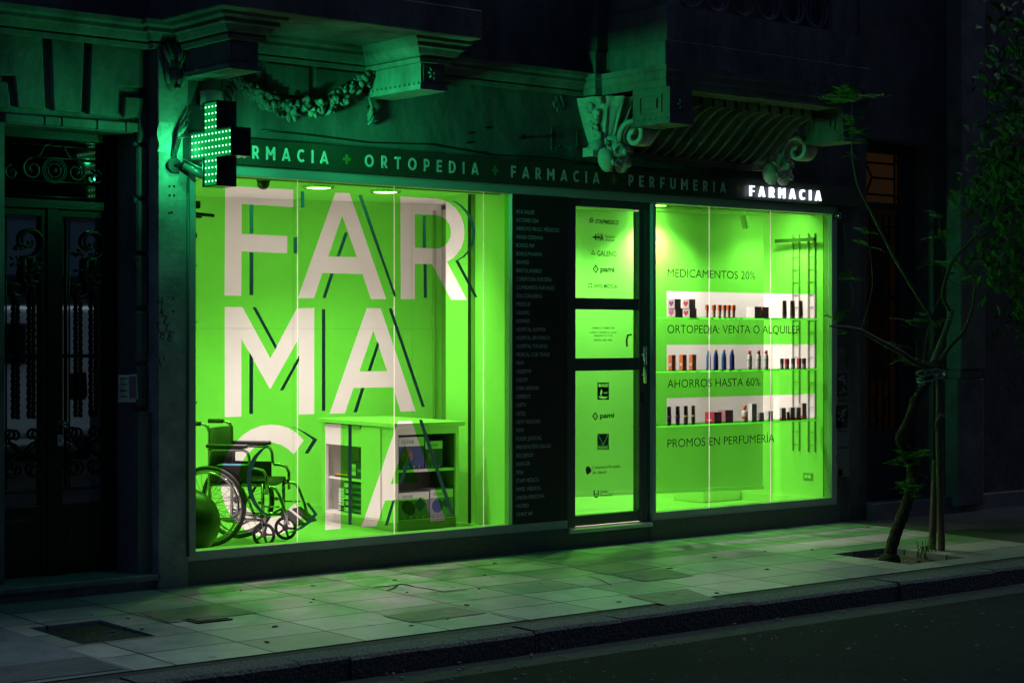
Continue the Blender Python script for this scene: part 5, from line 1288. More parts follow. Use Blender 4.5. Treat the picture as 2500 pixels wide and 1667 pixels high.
# ================================================================== ENTRANCE DOOR (iron and glass, two leaves)
YE = .36
ed = MB()
zt_, zb_ = 3.03, .10
xl, xr = -1.262, -.392
def E(px, py): p = at(px, py, YE); return p.x, p.z
ztr0 = E(150, 512)[1]; ztr1 = E(150, 490)[1]
xm = E(124, 800)[0]
ed.box(xl - .06, xl, YE - .03, YE + .06, zb_, zt_); ed.box(xr - .045, xr + .01, YE - .03, YE + .06, zb_, zt_)
ed.box(xl, xr - .045, YE - .04, YE + .06, ztr0, ztr1); ed.box(xl, xr - .045, YE - .03, YE + .06, 2.97, zt_)
ed.box(xm - .040, xm + .040, YE - .035, YE + .05, zb_, ztr0)
zp = E(150, 1230)[1]
for x0, x1 in ((xl, xm - .04), (xm + .04, xr - .045)):
    ed.box(x0, x0 + .035, YE - .02, YE + .05, zb_, ztr0); ed.box(x1 - .035, x1, YE - .02, YE + .05, zb_, ztr0)
    ed.box(x0 + .035, x1 - .035, YE - .01, YE + .05, zb_, zp - .04); ed.box(x0 + .035, x1 - .035, YE - .02, YE + .05, zp - .04, zp); ed.box(x0 + .035, x1 - .035, YE - .02, YE + .05, ztr0 - .05, ztr0)
    ed.box(x0 + .07, x1 - .07, YE - .018, YE - .01, zb_ + .08, zp - .09)
    zr = E(150, 869)[1]; ed.box(x0 + .035, x1 - .035, YE - .012, YE + .0, zr - .012, zr + .012)
    zr2 = E(150, 1195)[1]; ed.box(x0 + .035, x1 - .035, YE - .012, YE + .0, zr2 - .008, zr2 + .008)
ed = ed.build('entrance_door', M_IRON, bd, bevel=.003)
M_MIRR = mat('door_glass', (.55, .57, .58), .02, metal=1.0)
MB().quad((xl, YE + .02, zp), (xr - .045, YE + .02, zp), (xr - .045, YE + .02, ztr0), (xl, YE + .02, ztr0)).build('pane', M_MIRR, ed)
MB().quad((xl, YE + .02, ztr1), (xr - .045, YE + .02, ztr1), (xr - .045, YE + .02, 2.97), (xl, YE + .02, 2.97)).build('pane', mat('transom_glass', (.05, .055, .055), .05, metal=1.0), ed)
def spiral(cx, cz, r0, turns, a0, y, sgn=1, n=30, r1=.012):
    return [(cx + (r0 + (r1 - r0) * i / n) * cos(a0 + sgn * turns * 2 * pi * i / n), y, cz + (r0 + (r1 - r0) * i / n) * sin(a0 + sgn * turns * 2 * pi * i / n)) for i in range(n + 1)]
YG = YE - .015
for lx, s in ((E(60, 800)[0], 1), (E(212, 800)[0], 1)):
    g = MB()
    pc = lambda dx, py: (lx + dx, YG, E(150, py)[1])
    up = pc(.0, 592)
    big = spiral(up[0] + .03 * s, up[2], .115, 1.35, radians(250), YG)
    lo1 = spiral(lx - .055, pc(0, 706)[2], .070, 1.2, radians(60), YG, -1)
    lo2 = spiral(lx + .075, pc(0, 676)[2], .055, 1.2, radians(120), YG, 1)
    g.tube(big, [.017 - .009 * i / 30 for i in range(31)], 8); g.tube(lo1, [.016 - .008 * i / 30 for i in range(31)], 8); g.tube(lo2, [.015 - .008 * i / 30 for i in range(31)], 8)
    g.tube([big[0], (lx - .01, YG, (big[0][2] + lo1[0][2]) / 2), lo1[0]], .018, 8)
    g.tube([(lx + .06, YG, up[2] - .09), (lx + .04, YG, up[2] - .15), (lx + .10, YG, up[2] - .19), (lx + .125, YG, lo2[0][2] + .0), lo2[0]], .016, 8)
    for k in range(9):
        g.ell((lx + random.uniform(-.09, .11), YG - .01, up[2] - random.uniform(.02, .2)), .02, .008, .010, 7, 5, Matrix.Rotation(random.uniform(-1, 1), 3, 'Y'))
    zb2 = E(150, 1190)[1]
    for dx, zt2 in ((-.055, pc(0, 730)[2]), (.055, pc(0, 700)[2])):
        n = 60; pts = [(lx + dx + .004 * cos(i * 1.9), YG, zt2 + (pc(0, 1020)[2] - zt2) * i / n) for i in range(n + 1)]
        g.tube(pts, [.013 + .003 * (i % 2) for i in range(n + 1)], 7)
    for dx in (-.155, -.135, .135, .155): g.tube([(lx + dx, YG, ztr0 - .05), (lx + dx, YG, zb2)], .0065, 6)
    for sd in (-1, 1):
        c = pc(sd * .075, 1060); g.tube(spiral(c[0], c[2], .055, 1.2, radians(-90), YG, sd), .009, 7)
        c = pc(sd * .075, 1140); g.tube(spiral(c[0], c[2], .075, 1.3, radians(90), YG, -sd), .010, 7)
        g.tube([(lx + sd * .075, YG, pc(0, 1060)[2] - .055), (lx + sd * .02, YG, pc(0, 1100)[2]), (lx + sd * .075, YG, pc(0, 1140)[2] + .075)], .010, 7)
    g.build('grille', M_IRON, ed)
g = MB(); cxm, czm = E(130, 417)
for r in (.085, .07, .045): g.tube([(cxm + r * cos(i * pi / 12), YG, czm + r * sin(i * pi / 12)) for i in range(24)], .007, 6, closed=True)
for k in range(16): g.ell((cxm + .056 * cos(k * pi / 8), YG, czm + .056 * sin(k * pi / 8)), .008, .006, .008, 6, 4)
g.ell((cxm, YG, czm), .025, .02, .025, 10, 6)
for s in (-1, 1):
    g.tube(spiral(cxm + s * .155, czm + .0, .075, 1.5, radians(90), YG, -s), .011, 7); g.tube(spiral(cxm + s * .30, czm - .03, .05, 1.2, radians(90), YG, -s), .008, 7)
    g.tube([(cxm + s * .155, YG, czm + .075), (cxm + s * .10, YG, czm + .10), (cxm + s * .07, YG, czm + .16), (cxm + s * .02, YG, czm + .175)], .010, 7)
x0g, x1g = xl, xr - .045
for z in (ztr1 + .02, ztr1 + .12, 2.93, 2.85): g.tube([(x0g, YG, z), (x1g, YG, z)], .007, 6)
for x in (x0g + .03, x1g - .03): g.tube([(x, YG, ztr1), (x, YG, 2.97)], .008, 6)
g.build('transom_grille', M_IRON, ed)
q = at(157, 1037, YE - .08); MB().lathe([(.0, -.022), (.020, -.018), (.026, 0), (.018, .018), (.012, .04), (.03, .045), (.03, .05)], (q.x, q.y, q.z), 16, 'Y').build('knob', mat('brass_dark', (.35, .33, .28), .22, metal=1), ed)
q = at(146, 1074, YE - .037); b = MB(); b.box(q.x - .017, q.x + .017, q.y - .006, q.y, q.z - .036, q.z + .036); b.build('lock_plate', mat('lock_steel', (.55, .55, .55), .4, metal=.6), ed)
MB().ell((q.x, q.y - .007, q.z), .005, .003, .012, 8, 5).build('keyhole', M_BLACKP, ed)
# notices pasted on the jamb
nt_ = thing('paper_notice', 'printed paper notices taped on the jamb beside the iron door', 'notice', (-.36, .03, 1.3))
q = at(311, 945, .02); b = MB(); b.obox((q.x + .005, .0185, q.z), (1, 0, .06), (0, 1, 0), (-.06, 0, 1), .135, .002, .165); b.build('sheet', M_PAPER, nt_)
MB().obox((q.x, .0225, q.z - .01), (1, 0, -.02), (0, 1, 0), (.02, 0, 1), .13, .002, .18).build('sheet', M_PAPER, nt_)
b = MB()
for k in range(4): b.box(q.x - .058, q.x - .002, .0158, .0170, q.z + .055 - .04 * k, q.z + .062 - .04 * k)
b.build('print', M_BLACKP, nt_)
MB().obox((q.x + .037, .0168, q.z - .002), (1, 0, .06), (0, 1, 0), (-.06, 0, 1), .055, .0006, .148).build('panel', mat('panel_magenta', (.32, .15, .27), .7), nt_)
b = MB()
for k in range(9): b.box(q.x + .016, q.x + .058, .0150, .0164, q.z + .058 - .014 * k, q.z + .062 - .014 * k)
for k in range(11): b.box(q.x - .056, q.x - .012 - .006 * (k % 3), .0150, .0164, q.z + .048 - .011 * k, q.z + .050 - .011 * k)
b.build('print', mat('print_ink', (.12, .06, .14), .7), nt_)
# graffiti on the pilaster
gf = MB()
def stroke2(pts, w=.006):
    P = [at(0 + x / 3.136, 400 + y / 3.136, -.0625) for x, y in pts]
    gf.tube([(p.x, -.0605, p.z) for p in P], w, 5)
for s in ([(1216, 1010), (1212, 1080)], [(1245, 1020), (1240, 1090)], [(1214, 1050), (1243, 1056)], [(1225, 1150), (1240, 1100), (1250, 1165)], [(1228, 1132), (1248, 1138)],
          [(1255, 1160), (1280, 1170), (1250, 1215), (1278, 1228)], [(1298, 1215), (1268, 1275), (1300, 1285)], [(1335, 1290), (1310, 1280), (1283, 1345), (1312, 1355)], [(1295, 1315), (1318, 1325)],
          [(1228, 1215), (1215, 1210), (1205, 1235), (1215, 1270), (1245, 1300)], [(1255, 1280), (1225, 1330), (1255, 1340), (1255, 1285)], [(1222, 1490), (1225, 1530), (1240, 1545)], [(1250, 1470), (1262, 1500)]): stroke2(s, .0035)
gf.build('graffiti', M_BLACKP, bd)
b = MB()
for px, py in ((414, 455), (425, 455), (414, 477), (425, 477), (419, 519), (423, 728), (423, 760), (413, 520)):
    q = at(px, py, -.06); b.ell((q.x, -.061, q.z), .009, .004, .009, 8, 5)
b.build('bolt_hole', M_BLACKP, bd)
b = MB(); q = at(405, 335, -.06)
b.prism([(q.x - .06 + .012 * cos(k * 2.1) + .06 * (k > 5) * 2, q.z + z) for k, z in ((0, .10), (1, .04), (2, 0), (3, -.06), (4, -.10))] + [(q.x + .03, q.z - .10), (q.x + .055, q.z - .03), (q.x + .035, q.z + .02), (q.x + .06, q.z + .10)], -.0615, -.0595)
b.build('torn_paper', mat('old_paper', (.45, .45, .42), .8, var=.3, scale=30), bd)
# loose cables on the right pier
cb_ = MB(); P_ = [at(*p, -.05) for p in ((2040, 455), (2062, 470), (2058, 520), (2066, 600), (2064, 760), (2070, 900))]
cb_.tube([(p.x, -.045, p.z) for p in P_], .006, 6)
P_ = [at(*p, -.05) for p in ((2030, 470), (2044, 505), (2056, 512), (2052, 470), (2046, 440))]; cb_.tube([(p.x, -.06, p.z) for p in P_], .005, 6)
cb_.build('cable', M_BLACKP, bd)
cb_ = MB(); P_ = [at(*p, -.05) for p in ((640, 318), (760, 330), (900, 348), (1050, 352), (1200, 378), (1330, 384), (1460, 402), (1640, 415))]
cb_.tube([(p.x, -.043, p.z) for p in P_], .006, 6); cb_.build('cable', M_BLACKP, bd)
# posters and stickers on the right pier
M_PST = mat('poster_dark', (.06, .055, .06), .6, scale=35, col2=(.22, .2, .2)); M_PSF = mat('poster_frame', (.16, .16, .17), .6)
for (l, t_, r, bo_), lab in (((207, 0, 285, 50), 'torn dark poster high on the right pier'), ((215, 130, 290, 300), 'framed dark poster in the middle of the right pier'), ((210, 320, 292, 485), 'black poster below the framed one on the right pier'), ((207, 490, 295, 580), 'pale torn poster on the right pier'), ((210, 590, 297, 760), 'lowest poster with pale scraps on the right pier')):
    A_, B_ = at(1950 + l / 2.413, 850 + bo_ / 2.413, -.037), at(1950 + r / 2.413, 850 + t_ / 2.413, -.037)
    t = thing('poster', lab, 'poster', ((A_.x + B_.x) / 2, -.037, A_.z), group='old posters on the right pier')
    MB().box(A_.x, B_.x, -.041, -.036, A_.z, B_.z).build('sheet', M_PSF if 'pale' in lab else M_PST, t)
    if 'framed' in lab:
        MB().box(A_.x + .015, B_.x - .015, -.0425, -.0415, A_.z + .02, B_.z - .02).build('print', M_BLACKP, t)
        for k in range(12): MB().ell((random.uniform(A_.x + .04, B_.x - .04), -.0428, random.uniform(A_.z + .05, B_.z - .05)), .02, .001, .012, 7, 4, Matrix.Rotation(random.uniform(-1, 1), 3, 'Y')).build('figure', M_PSF, t)
    if 'scraps' in lab or 'black' in lab:
        for k in range(4): x, z = random.uniform(A_.x + .04, B_.x - .05), random.uniform(A_.z + .04, B_.z - .06); MB().prism([(x - .03, z - .04), (x + .03, z - .045), (x + .025, z + .03), (x, z + .02), (x - .03, z + .04)], -.0425, -.0412).build('scrap', M_PSF, t)

# ================================================================== NEIGHBOUR BUILDING ON THE RIGHT
nb = thing('neighbour_building', 'dark neighbouring building with a barred door right of the pharmacy', 'building', (9, 0, 0))
M_NB = mat('neighbour_render', (.10, .095, .09), .9, var=.35, scale=2.5, bump=.25, bscale=20)
DX0, DX1, DZ = 7.03, 8.02, 3.50
b = MB(); b.box(UX + .005, DX0, -.02, .5, -.05, 9); b.box(DX0, DX1, -.02, .5, DZ, 9); b.box(DX1, 24, -.02, .5, -.05, 9); b.box(DX0, DX1, .34, .5, -.05, DZ)
b.build('wall', M_NB, nb)
xp = onx(2316, 800, 8.25).x
b = MB(); b.box(8.22, 8.60, -.19, -.015, 1.36, 9); b.box(8.24, 8.58, -.165, -.015, 1.27, 1.36); b.box(8.20, 8.62, -.165, -.015, .05, 1.27)
b.build('pilaster', mat('neighbour_pilaster', (.16, .16, .155), .85, var=.3, scale=4, bump=.2, bscale=30), nb, bevel=.012, seg=2)
b = MB(); b.box(DX0, 12, -.10, .34, -.05, .14) ; b.build('step', M_STEP, nb)
YN = .22
def N(px, py): p = at(px, py, YN); return p.x, p.z
(ax, az), (bx_, bz) = N(2098, 492), N(2193, 380)
(mx, mz), (nx_, nz) = N(2098, 1046), N(2193, 514)
b = MB(); b.box(DX0, ax, YN - .03, YN + .05, .14, DZ); b.box(bx_, DX1, YN - .03, YN + .05, .14, DZ); b.box(ax, bx_, YN - .03, YN + .05, bz, DZ); b.box(ax, bx_, YN - .03, YN + .05, nz, az)
b.box(ax, bx_, YN - .03, YN + .05, .14, mz)
nd = b.build('house_door', mat('door_blue_grey', (.05, .055, .07), .5, var=.2, scale=5), nb, bevel=.006)
for z0, z1, M_WARM in ((az, bz, emat('lit_transom', (1.0, .48, .18), .011)), (mz, nz, emat('lit_pane', (1.0, .45, .16), .0026))): MB().quad((ax, YN + .02, z0), (bx_, YN + .02, z0), (bx_, YN + .02, z1), (ax, YN + .02, z1)).build('pane', M_WARM, nd)
g = MB(); w_ = bx_ - ax; h_ = bz - az; gy = YN - .01
L = lambda *p: g.tube([(ax + w_ * x, gy, az + h_ * z) for x, z in p], .011, 6)
L((0, .78), (.12, .80), (.88, .80)); L((.12, .80), (.30, .50), (.12, .12)); L((.30, .50), (.88, .50)); L((.0, .16), (.88, .16)); L((.88, 0), (.88, 1)); L((.10, 1), (.14, .8)); L((.88, .92), (1, .80)); L((.88, .16), (1, .1))
h2 = nz - mz
V = lambda x, z0, z1: g.tube([(ax + w_ * x, gy, mz + h2 * z0), (ax + w_ * x, gy, mz + h2 * z1)], .011, 6)
for x in (.08, .25, .42, .58, .74, .92): V(x, .0, .97)
for x in (.34, .50, .66): V(x, .22, .9)
for z in (.60, .585, .92): g.tube([(ax, gy, mz + h2 * z), (bx_, gy, mz + h2 * z)], .010, 6)
for s in (-1, 1): g.tube([(ax + w_ * .5, gy, mz + h2 * .66), (ax + w_ * (.5 + .1 * s), gy, mz + h2 * .60), (ax + w_ * .5, gy, mz + h2 * .54)], .009, 6)
g.tube([(ax + w_ * (.5 + .16 * cos(radians(a_))), gy, mz + h2 * (.14 + .11 * sin(radians(a_)))) for a_ in range(180, 361, 15)], .010, 6)
g.build('grille', M_IRON, nd)
q = at(2140, 925, YN - .06); b = MB(); b.tube([(q.x - .05, YN - .04, q.z + .01), (q.x + .05, YN - .07, q.z)], .010, 8); b.build('handle', M_IRON, nd)

# ================================================================== SAPLING, STAKES, STREET TREE
YT_ = -1.87
def tp(px, py, dy=0.0): return at(px, py, YT_ + dy)
T7 = lambda l: [(1950 + x / 2.24, 200 + y / 2.24) for x, y in l]
T8 = lambda l: [(1950 + x / 2.413, 850 + y / 2.413) for x, y in l]
def smooth(pts, n=5):
    P = [Vector(p) for p in pts]; o = []
    for i in range(len(P) - 1):
        p0, p1, p2, p3 = P[max(0, i - 1)], P[i], P[i + 1], P[min(len(P) - 1, i + 2)]
        for k in range(n):
            t = k / n; o.append(.5 * ((2 * p1) + (p2 - p0) * t + (2 * p0 - 5 * p1 + 4 * p2 - p3) * t * t + (3 * p1 - p0 - 3 * p2 + p3) * t ** 3))
    return o + [P[-1]]
def limb(b, pts, r0, r1, n=8, wob=0.0):
    S = smooth(pts); m = len(S)
    b.tube(S, [r0 + (r1 - r0) * i / (m - 1) + random.uniform(-wob, wob) for i in range(m)], n)
    return S
sap = thing('sapling', 'thin crooked street sapling with feathery leaves in a square soil pit', 'tree', tuple(tp(2170, 1360)))
b = MB()
tr = [tp(*p) for p in T8([(535, 1240), (545, 1180), (575, 1080), (610, 990), (645, 890), (668, 770), (660, 680), (625, 600), (600, 530), (640, 440), (690, 310), (735, 230), (770, 150)])]
limb(b, tr, .050, .034, 10, .005)
b.ell(tr[0] + Vector((0, 0, -.01)), .09, .09, .06, 10, 6)
for k in (7, 10): b.ell(tr[k], .055, .05, .045, 8, 6)
b.build('trunk', M_BARK, sap)
b = MB(); top = tr[-1]
def br(pts, r0, r1, dy=0.0, wob=.001):
    P = [at(p[0], p[1], YT_ + dy * i / max(1, len(pts) - 1)) for i, p in enumerate(T7(pts))]
    return limb(b, P, r0, r1, 7, wob)
br([(740, 1540), (760, 1480), (800, 1370), (840, 1250)], .034, .020, .1)
br([(760, 1560), (790, 1500), (840, 1430), (905, 1360), (950, 1230), (963, 1110)], .022, .008, -.3)
br([(963, 1110), (880, 1108)], .008, .006, -.3); br([(963, 1075), (900, 1010), (830, 940), (780, 840), (765, 740)], .006, .003, -.2)
br([(735, 1560), (640, 1535), (560, 1480), (430, 1410), (340, 1360), (250, 1340), (170, 1335)], .030, .006, -.3)
br([(765, 1345), (650, 1170), (540, 990), (480, 880), (400, 720), (330, 580), (300, 460), (290, 340), (292, 200), (290, 95)], .015, .004, .15)
br([(825, 1250), (790, 1180), (800, 1090), (850, 970), (940, 870), (1010, 800), (1090, 730)], .017, .006, -.2)
br([(340, 1360), (380, 1230), (405, 1100), (395, 980), (375, 850)], .006, .003); br([(280, 1335), (300, 1190), (285, 1110), (235, 1080)], .005, .003)
br([(680, 1560), (690, 1460), (705, 1370), (740, 1250), (790, 1160), (860, 1110)], .007, .003); br([(640, 1500), (645, 1460), (610, 1350), (560, 1330)], .004, .002)
br([(720, 1460), (750, 1360), (775, 1300)], .005, .002)
br([(805, 1060), (830, 1090), (880, 1110)], .004, .003)
b.build('branch', M_TWIG, sap)
lf = MB(); LR = random.Random(21)
def frond(p, d, L, n=9):
    p = Vector(p); d = Vector(d).normalized(); up = Vector((0, 0, 1)); sd = d.cross(up).normalized() if abs(d.z) < .95 else Vector((1, 0, 0))
    nn = sd.cross(d).normalized()
    c = p.copy()
    for i in range(n):
        t = (i + .5) / n; c = p + d * (L * t) + Vector((0, 0, -.25 * L * t * t))
        w = L * .34 * (1 - .6 * abs(t - .4)); 
        for s in (-1, 1):
            e = (sd * s + d * .5 + nn * LR.uniform(-.3, .3)).normalized(); f = d.cross(e).normalized().cross(e)
            lf.add([c, c + e * w * .5 + f * w * .13, c + e * w, c + e * w * .5 - f * w * .13], [(0, 1, 2, 3)])
    lf.tube([p, p + d * L * .5 + Vector((0, 0, -.06 * L)), p + d * L + Vector((0, 0, -.25 * L))], .0015, 4, caps=False)
def tuft(px, py, L, n, spread=1.0, dy=0.0):
    for k in range(n):
        a = LR.uniform(0, 2 * pi); d = (cos(a), sin(a) * .7, LR.uniform(-.1, .7) * spread)
        frond(at(px + LR.uniform(-5, 5), py + LR.uniform(-5, 5), YT_ + dy), d, L * LR.uniform(.85, 1.35))
for x, y, L, n in ((290, 100, .24, 10), (292, 90, .20, 5), (290, 235, .13, 4), (292, 305, .15, 5), (290, 265, .10, 3), (300, 410, .07, 3), (245, 1082, .14, 5), (215, 1300, .15, 5), (275, 1370, .10, 3), (365, 830, .10, 4), (385, 905, .12, 3), (760, 735, .09, 4), (780, 850, .12, 4), (755, 990, .17, 5), (800, 1000, .12, 3),
                   (905, 1085, .16, 5), (600, 1315, .16, 4), (690, 1280, .10, 3), (565, 1440, .12, 4), (600, 1530, .13, 5), (850, 1290, .08, 3), (770, 1330, .08, 3)):
    p = T7([(x, y)])[0]; tuft(p[0], p[1], L, n)
for x, y, L, n in ((640, 640, .15, 9), (680, 640, .15, 6), (630, 690, .10, 4), (620, 820, .13, 8), (680, 840, .12, 6), (670, 890, .12, 5), (640, 770, .09, 4), (700, 740, .08, 3), (655, 85, .10, 5)):
    p = T8([(x, y)])[0]; tuft(p[0], p[1], L, n, 1.0, -.05)
lf.build('crown', M_LEAF, sap)
st = thing('tree_stake', 'tall weathered wooden stake standing beside the crooked sapling', 'stake', tuple(tp(2298, 1350)))
b = MB(); P = [tp(*p) for p in T8([(842, 1240), (835, 900), (826, 500), (826, 150)])]; limb(b, P, .032, .027, 6, .002); b.build('post', M_WOOD, st)
st2 = thing('tree_stake', 'shorter broken stake leaning on the tall stake by the sapling', 'stake', tuple(tp(2276, 1340)))
b = MB(); P = [tp(p[0], p[1], .1) for p in T8([(785, 1195), (793, 1000), (800, 800), (802, 660)])]; limb(b, P, .034, .026, 6, .002); b.build('post', M_WOOD, st2)
tie = MB(); c0 = tp(*T8([(735, 190)])[0]); c1 = tp(*T8([(830, 165)])[0])
for k in range(3):
    m_ = (c0 + c1) / 2; tie.tube([(m_.x + (.15 + .01 * k) * cos(a_ * pi / 10) , m_.y + .07 * sin(a_ * pi / 10), m_.z + .03 * cos(a_ * pi / 10 + k) + .02 * k) for a_ in range(20)], .0065, 6, closed=True)
tie.tube([c1, c1 + Vector((.03, -.06, -.05)), c1 + Vector((.05, -.07, -.16))], .006, 6); tie.tube([c0, c0 + Vector((-.05, -.05, -.03)), c0 + Vector((-.13, -.05, -.04))], .005, 6)
rp = MB(); q = tp(*T8([(800, 400)])[0]); rp.tube([q + Vector((.06, -.05, .0)), q + Vector((0, -.06, .02)), q + Vector((-.05, -.05, -.05)), q + Vector((-.04, -.05, -.11))], .010, 6)
tag(rp.build('rope_end', mat('old_rope', (.22, .18, .11), .9)), 'short knotted rope end hanging from the tall stake', 'cord')
tag(tie.build('tree_tie', mat('tie_green', (.16, .30, .27), .6)), 'pale green cord tying the sapling to its stake', 'cord')
gt = MB(); q = onz(*T8([(755, 1225)])[0], gz(-1.9) - .04)
for k in range(46):
    a_ = random.uniform(0, 6.28); l = random.uniform(.06, .17); o = Vector((q.x + random.uniform(-.09, .09), q.y + random.uniform(-.06, .06), gz(q.y) - .05)); d = Vector((cos(a_), sin(a_), 0))
    s = Vector((-sin(a_), cos(a_), 0)) * .004
    gt.add([o - s, o + s, o + d * l * .4 + s * .7 + Vector((0, 0, l * .8)), o + d * l + Vector((0, 0, l * .9)), o + d * l * .4 - s * .7 + Vector((0, 0, l * .8))], [(0, 1, 2, 3, 4)])
tag(gt.build('weed_tuft', M_LEAF), 'small grass tuft growing in the soil pit beside the stakes', 'plant')
# debris in the pit
b = MB()
for k in range(26):
    X, Y = random.uniform(px0, px1), random.uniform(py0, py1); b.ell((X, Y, gz(Y) - .045), random.uniform(.008, .03), random.uniform(.008, .02), random.uniform(.006, .014), 6, 4, Matrix.Rotation(random.random() * 3, 3, 'Z'))
tag(b.build('pit_debris', mat('debris', (.16, .14, .10), .9, var=.4, scale=40)), kind='stuff')

bt = thing('street_tree', 'leafy street tree hanging dark foliage into the right edge', 'tree', (at(2660, 1300, -1.5).x, -1.5, 0))
TB = at(2665, 1300, -1.5)
b = MB(); limb(b, [(TB.x, -1.5, -.2), (TB.x - .03, -1.5, 1.2), (TB.x + .05, -1.48, 2.4), (TB.x, -1.5, 3.6), (TB.x + .1, -1.4, 5.2)], .13, .07, 12, .006); b.build('trunk', M_BARK, bt)
b = MB(); tips = []
BR = random.Random(9)
for k in range(26):
    z0 = BR.uniform(1.9, 4.6); py_ = BR.uniform(60, 640); pxl = 2400 + BR.uniform(0, 180) + max(0, 200 - py_) * .2
    e = at(pxl, py_, -1.5 + BR.uniform(-.8, .8)); s = Vector((TB.x, -1.5, z0)); m_ = (s + e) / 2 + Vector((0, 0, .25))
    S = limb(b, [s, m_, e, e + Vector((BR.uniform(-.1, 0), 0, -.18))], .018, .004, 6); tips.append(S)
b.build('branch', M_BARK, bt)
lv = MB()
def leaf(c, d, n, L, W):
    d = Vector(d).normalized(); s = d.cross(Vector(n)).normalized(); u = s.cross(d)
    lv.add([c, c + d * L * .35 + s * W + u * L * .06, c + d * L * .7 + s * W * .75 + u * L * .02, c + d * L - u * L * .08, c + d * L * .7 - s * W * .75 + u * L * .02, c + d * L * .35 - s * W + u * L * .06, c + d * L * .5 - u * L * .03], [(0, 1, 6), (1, 2, 6), (2, 3, 6), (3, 4, 6), (4, 5, 6), (5, 0, 6)])
def bound(py):   # left edge of the crown in the photo
    B_ = [(-200, 2460), (90, 2452), (150, 2415), (230, 2425), (300, 2440), (380, 2395), (450, 2372), (520, 2385), (600, 2392), (680, 2400), (740, 2420), (790, 2430), (840, 2480), (900, 2520)]
    for (y0, x0), (y1, x1) in zip(B_, B_[1:]):
        if y0 <= py <= y1: return x0 + (x1 - x0) * (py - y0) / (y1 - y0)
    return 2600
cl = []
while len(cl) < 310:
    py_ = BR.uniform(-150, 850); px_ = BR.uniform(2360, 2760)
    if px_ < bound(py_) + 8: continue
    if 330 < py_ < 700 or BR.random() < .42: cl.append(at(px_, py_, -1.5 + BR.uniform(-.75, .75)))
for c in cl:
    for k in range(BR.randint(9, 20)):
        p = c + Vector((BR.gauss(0, .10), BR.gauss(0, .13), BR.gauss(0, .11)))
        leaf(p, (BR.uniform(-1, 1), BR.uniform(-1, .6), BR.uniform(-1.1, .1)), (BR.uniform(-.6, .6), BR.uniform(-.6, .6), 1), BR.uniform(.07, .13), BR.uniform(.018, .03))
lv.build('crown', M_LEAFD, bt)


# ================================================================== ACROSS THE STREET (mirrored in the iron door)
ob = thing('opposite_building', 'dark facade across the street, mirrored in the door glass', 'building', (3, -19, 0))
M_OPP = mat('opposite_render', (.07, .07, .075), .9, var=.3, scale=1.5)
MB().box(-30, 45, -21, -18.5, ZR - .1, 13).build('wall', M_OPP, ob)
for k in range(18):
    for z in (4.4, 8.0):
        x = -24 + k * 3.7; b = MB(); b.box(x - .65, x + .65, -18.52, -18.44, z - .1, z); b.box(x - .6, x + .6, -18.49, -18.46, z, z + 2.1); b.build('window', M_ALUD, ob)
MB().box(2.5, 9.5, -18.49, -18.30, 2.75, 3.7).build('blue_awning', mat('awning_blue', (.10, .17, .20), .7), ob)
slope_o = MB(); slope_o.box(-60, 80, -18.5, -15.9, ZR - .02, ZR + .12); tag(slope_o.build('far_pavement', M_DRIVE), kind='structure')
vn = thing('parked_van', 'pale van parked across the street, mirrored in the door glass', 'van', (5.9, -14.6, ZR))
M_VAN = mat('van_paint', (.78, .78, .76), .35)
prof = [(-2.5, .35), (-2.5, 1.0), (-2.38, 1.25), (-1.75, 1.42), (-1.05, 2.15), (-.7, 2.30), (2.3, 2.33), (2.5, 2.1), (2.55, .35)]
b = MB(); b.prism([(5.9 + x, ZR + z) for x, z in prof], -15.5, -13.7); b.build('body', M_VAN, vn, bevel=.09, seg=3)
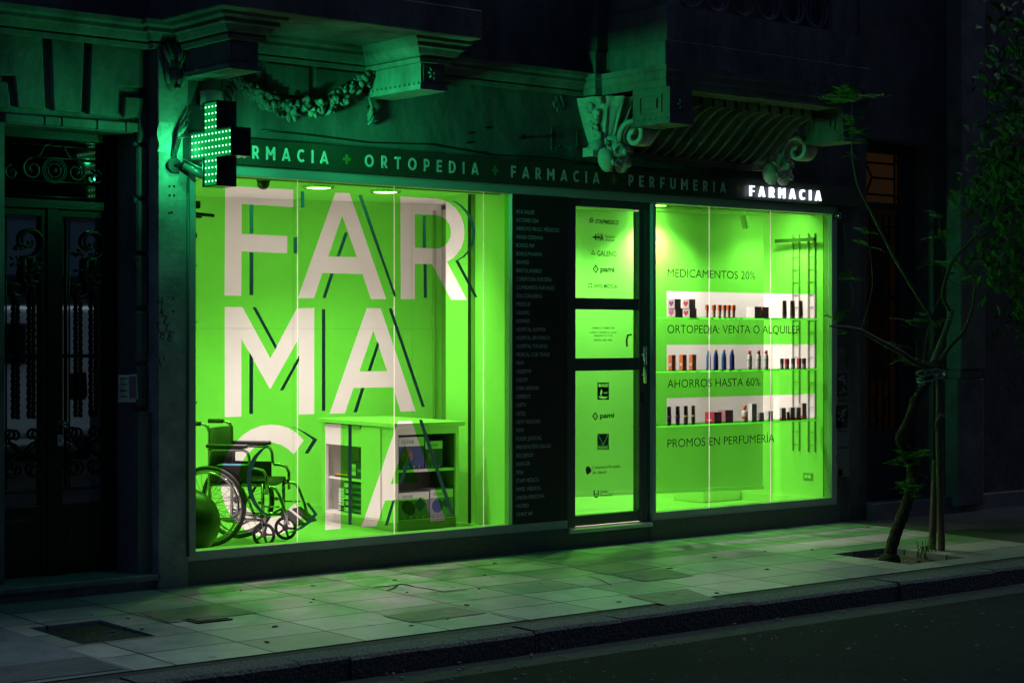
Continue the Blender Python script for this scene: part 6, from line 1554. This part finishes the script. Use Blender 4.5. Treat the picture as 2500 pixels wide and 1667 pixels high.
b = MB(); b.prism([(5.9 + x, ZR + z) for x, z in ((-1.55, 1.45), (-1.0, 2.05), (-.35, 2.05), (-.35, 1.45))], -13.705, -13.69); b.build('side_window', mat('van_glass', (.01, .01, .012), .05), vn)
b = MB(); b.add([(5.9 - 1.74, y, ZR + 1.46) for y in (-15.3, -13.9)] + [(5.9 - 1.09, y, ZR + 2.13) for y in (-13.95, -15.25)], [(0, 1, 2, 3)]); 
w = b.build('windscreen', MATS['van_glass'], vn); w.location = (-.012, 0, .012)
for x in (-1.55, 1.6):
    for y in (-13.75, -15.45):
        wl = MB().lathe([(.34, -.1), (.36, -.05), (.36, .05), (.34, .1)], (5.9 + x, y, ZR + .36), 24, 'Y').build('wheel', M_RUBBER, vn)
        MB().lathe([(.2, .101 if y > -14 else -.101), (.0, .102 if y > -14 else -.102)], (5.9 + x, y, ZR + .36), 16, 'Y').build('rim', M_CHROME, wl)
for y in (-14.0, -15.2): MB().ell((5.9 - 2.44, y, ZR + .95), .06, .16, .10, 12, 8).build('headlight', M_CHROME, vn)


# ================================================================== lettering and cut sheets become plain meshes
bpy.context.view_layer.update()
_dg = bpy.context.evaluated_depsgraph_get()
for o in [o for o in SC.objects if o.type in {'FONT', 'CURVE'}]:
    me = bpy.data.meshes.new_from_object(o.evaluated_get(_dg))
    if o.name.startswith('window_film'):                 # the film stops at each glass joint
        bm = bmesh.new(); bm.from_mesh(me)
        for j in JL + JR:
            for x in (j - .0036, j + .0036):
                bmesh.ops.bisect_plane(bm, geom=bm.verts[:] + bm.edges[:] + bm.faces[:], plane_co=(x, 0, 0), plane_no=(1, 0, 0))
            bmesh.ops.delete(bm, geom=[f for f in bm.faces if abs(f.calc_center_median().x - j) < .0036], context='FACES')
        bm.to_mesh(me); bm.free()
    n = o.name; par = o.parent; inv = o.matrix_parent_inverse.copy(); mb = o.matrix_basis.copy(); props = {k: o[k] for k in o.keys()}
    bpy.data.objects.remove(o)
    m2 = bpy.data.objects.new(n, me); COL.objects.link(m2)
    if par: m2.parent = par; m2.matrix_parent_inverse = inv
    m2.matrix_basis = mb
    for k, v in props.items(): m2[k] = v
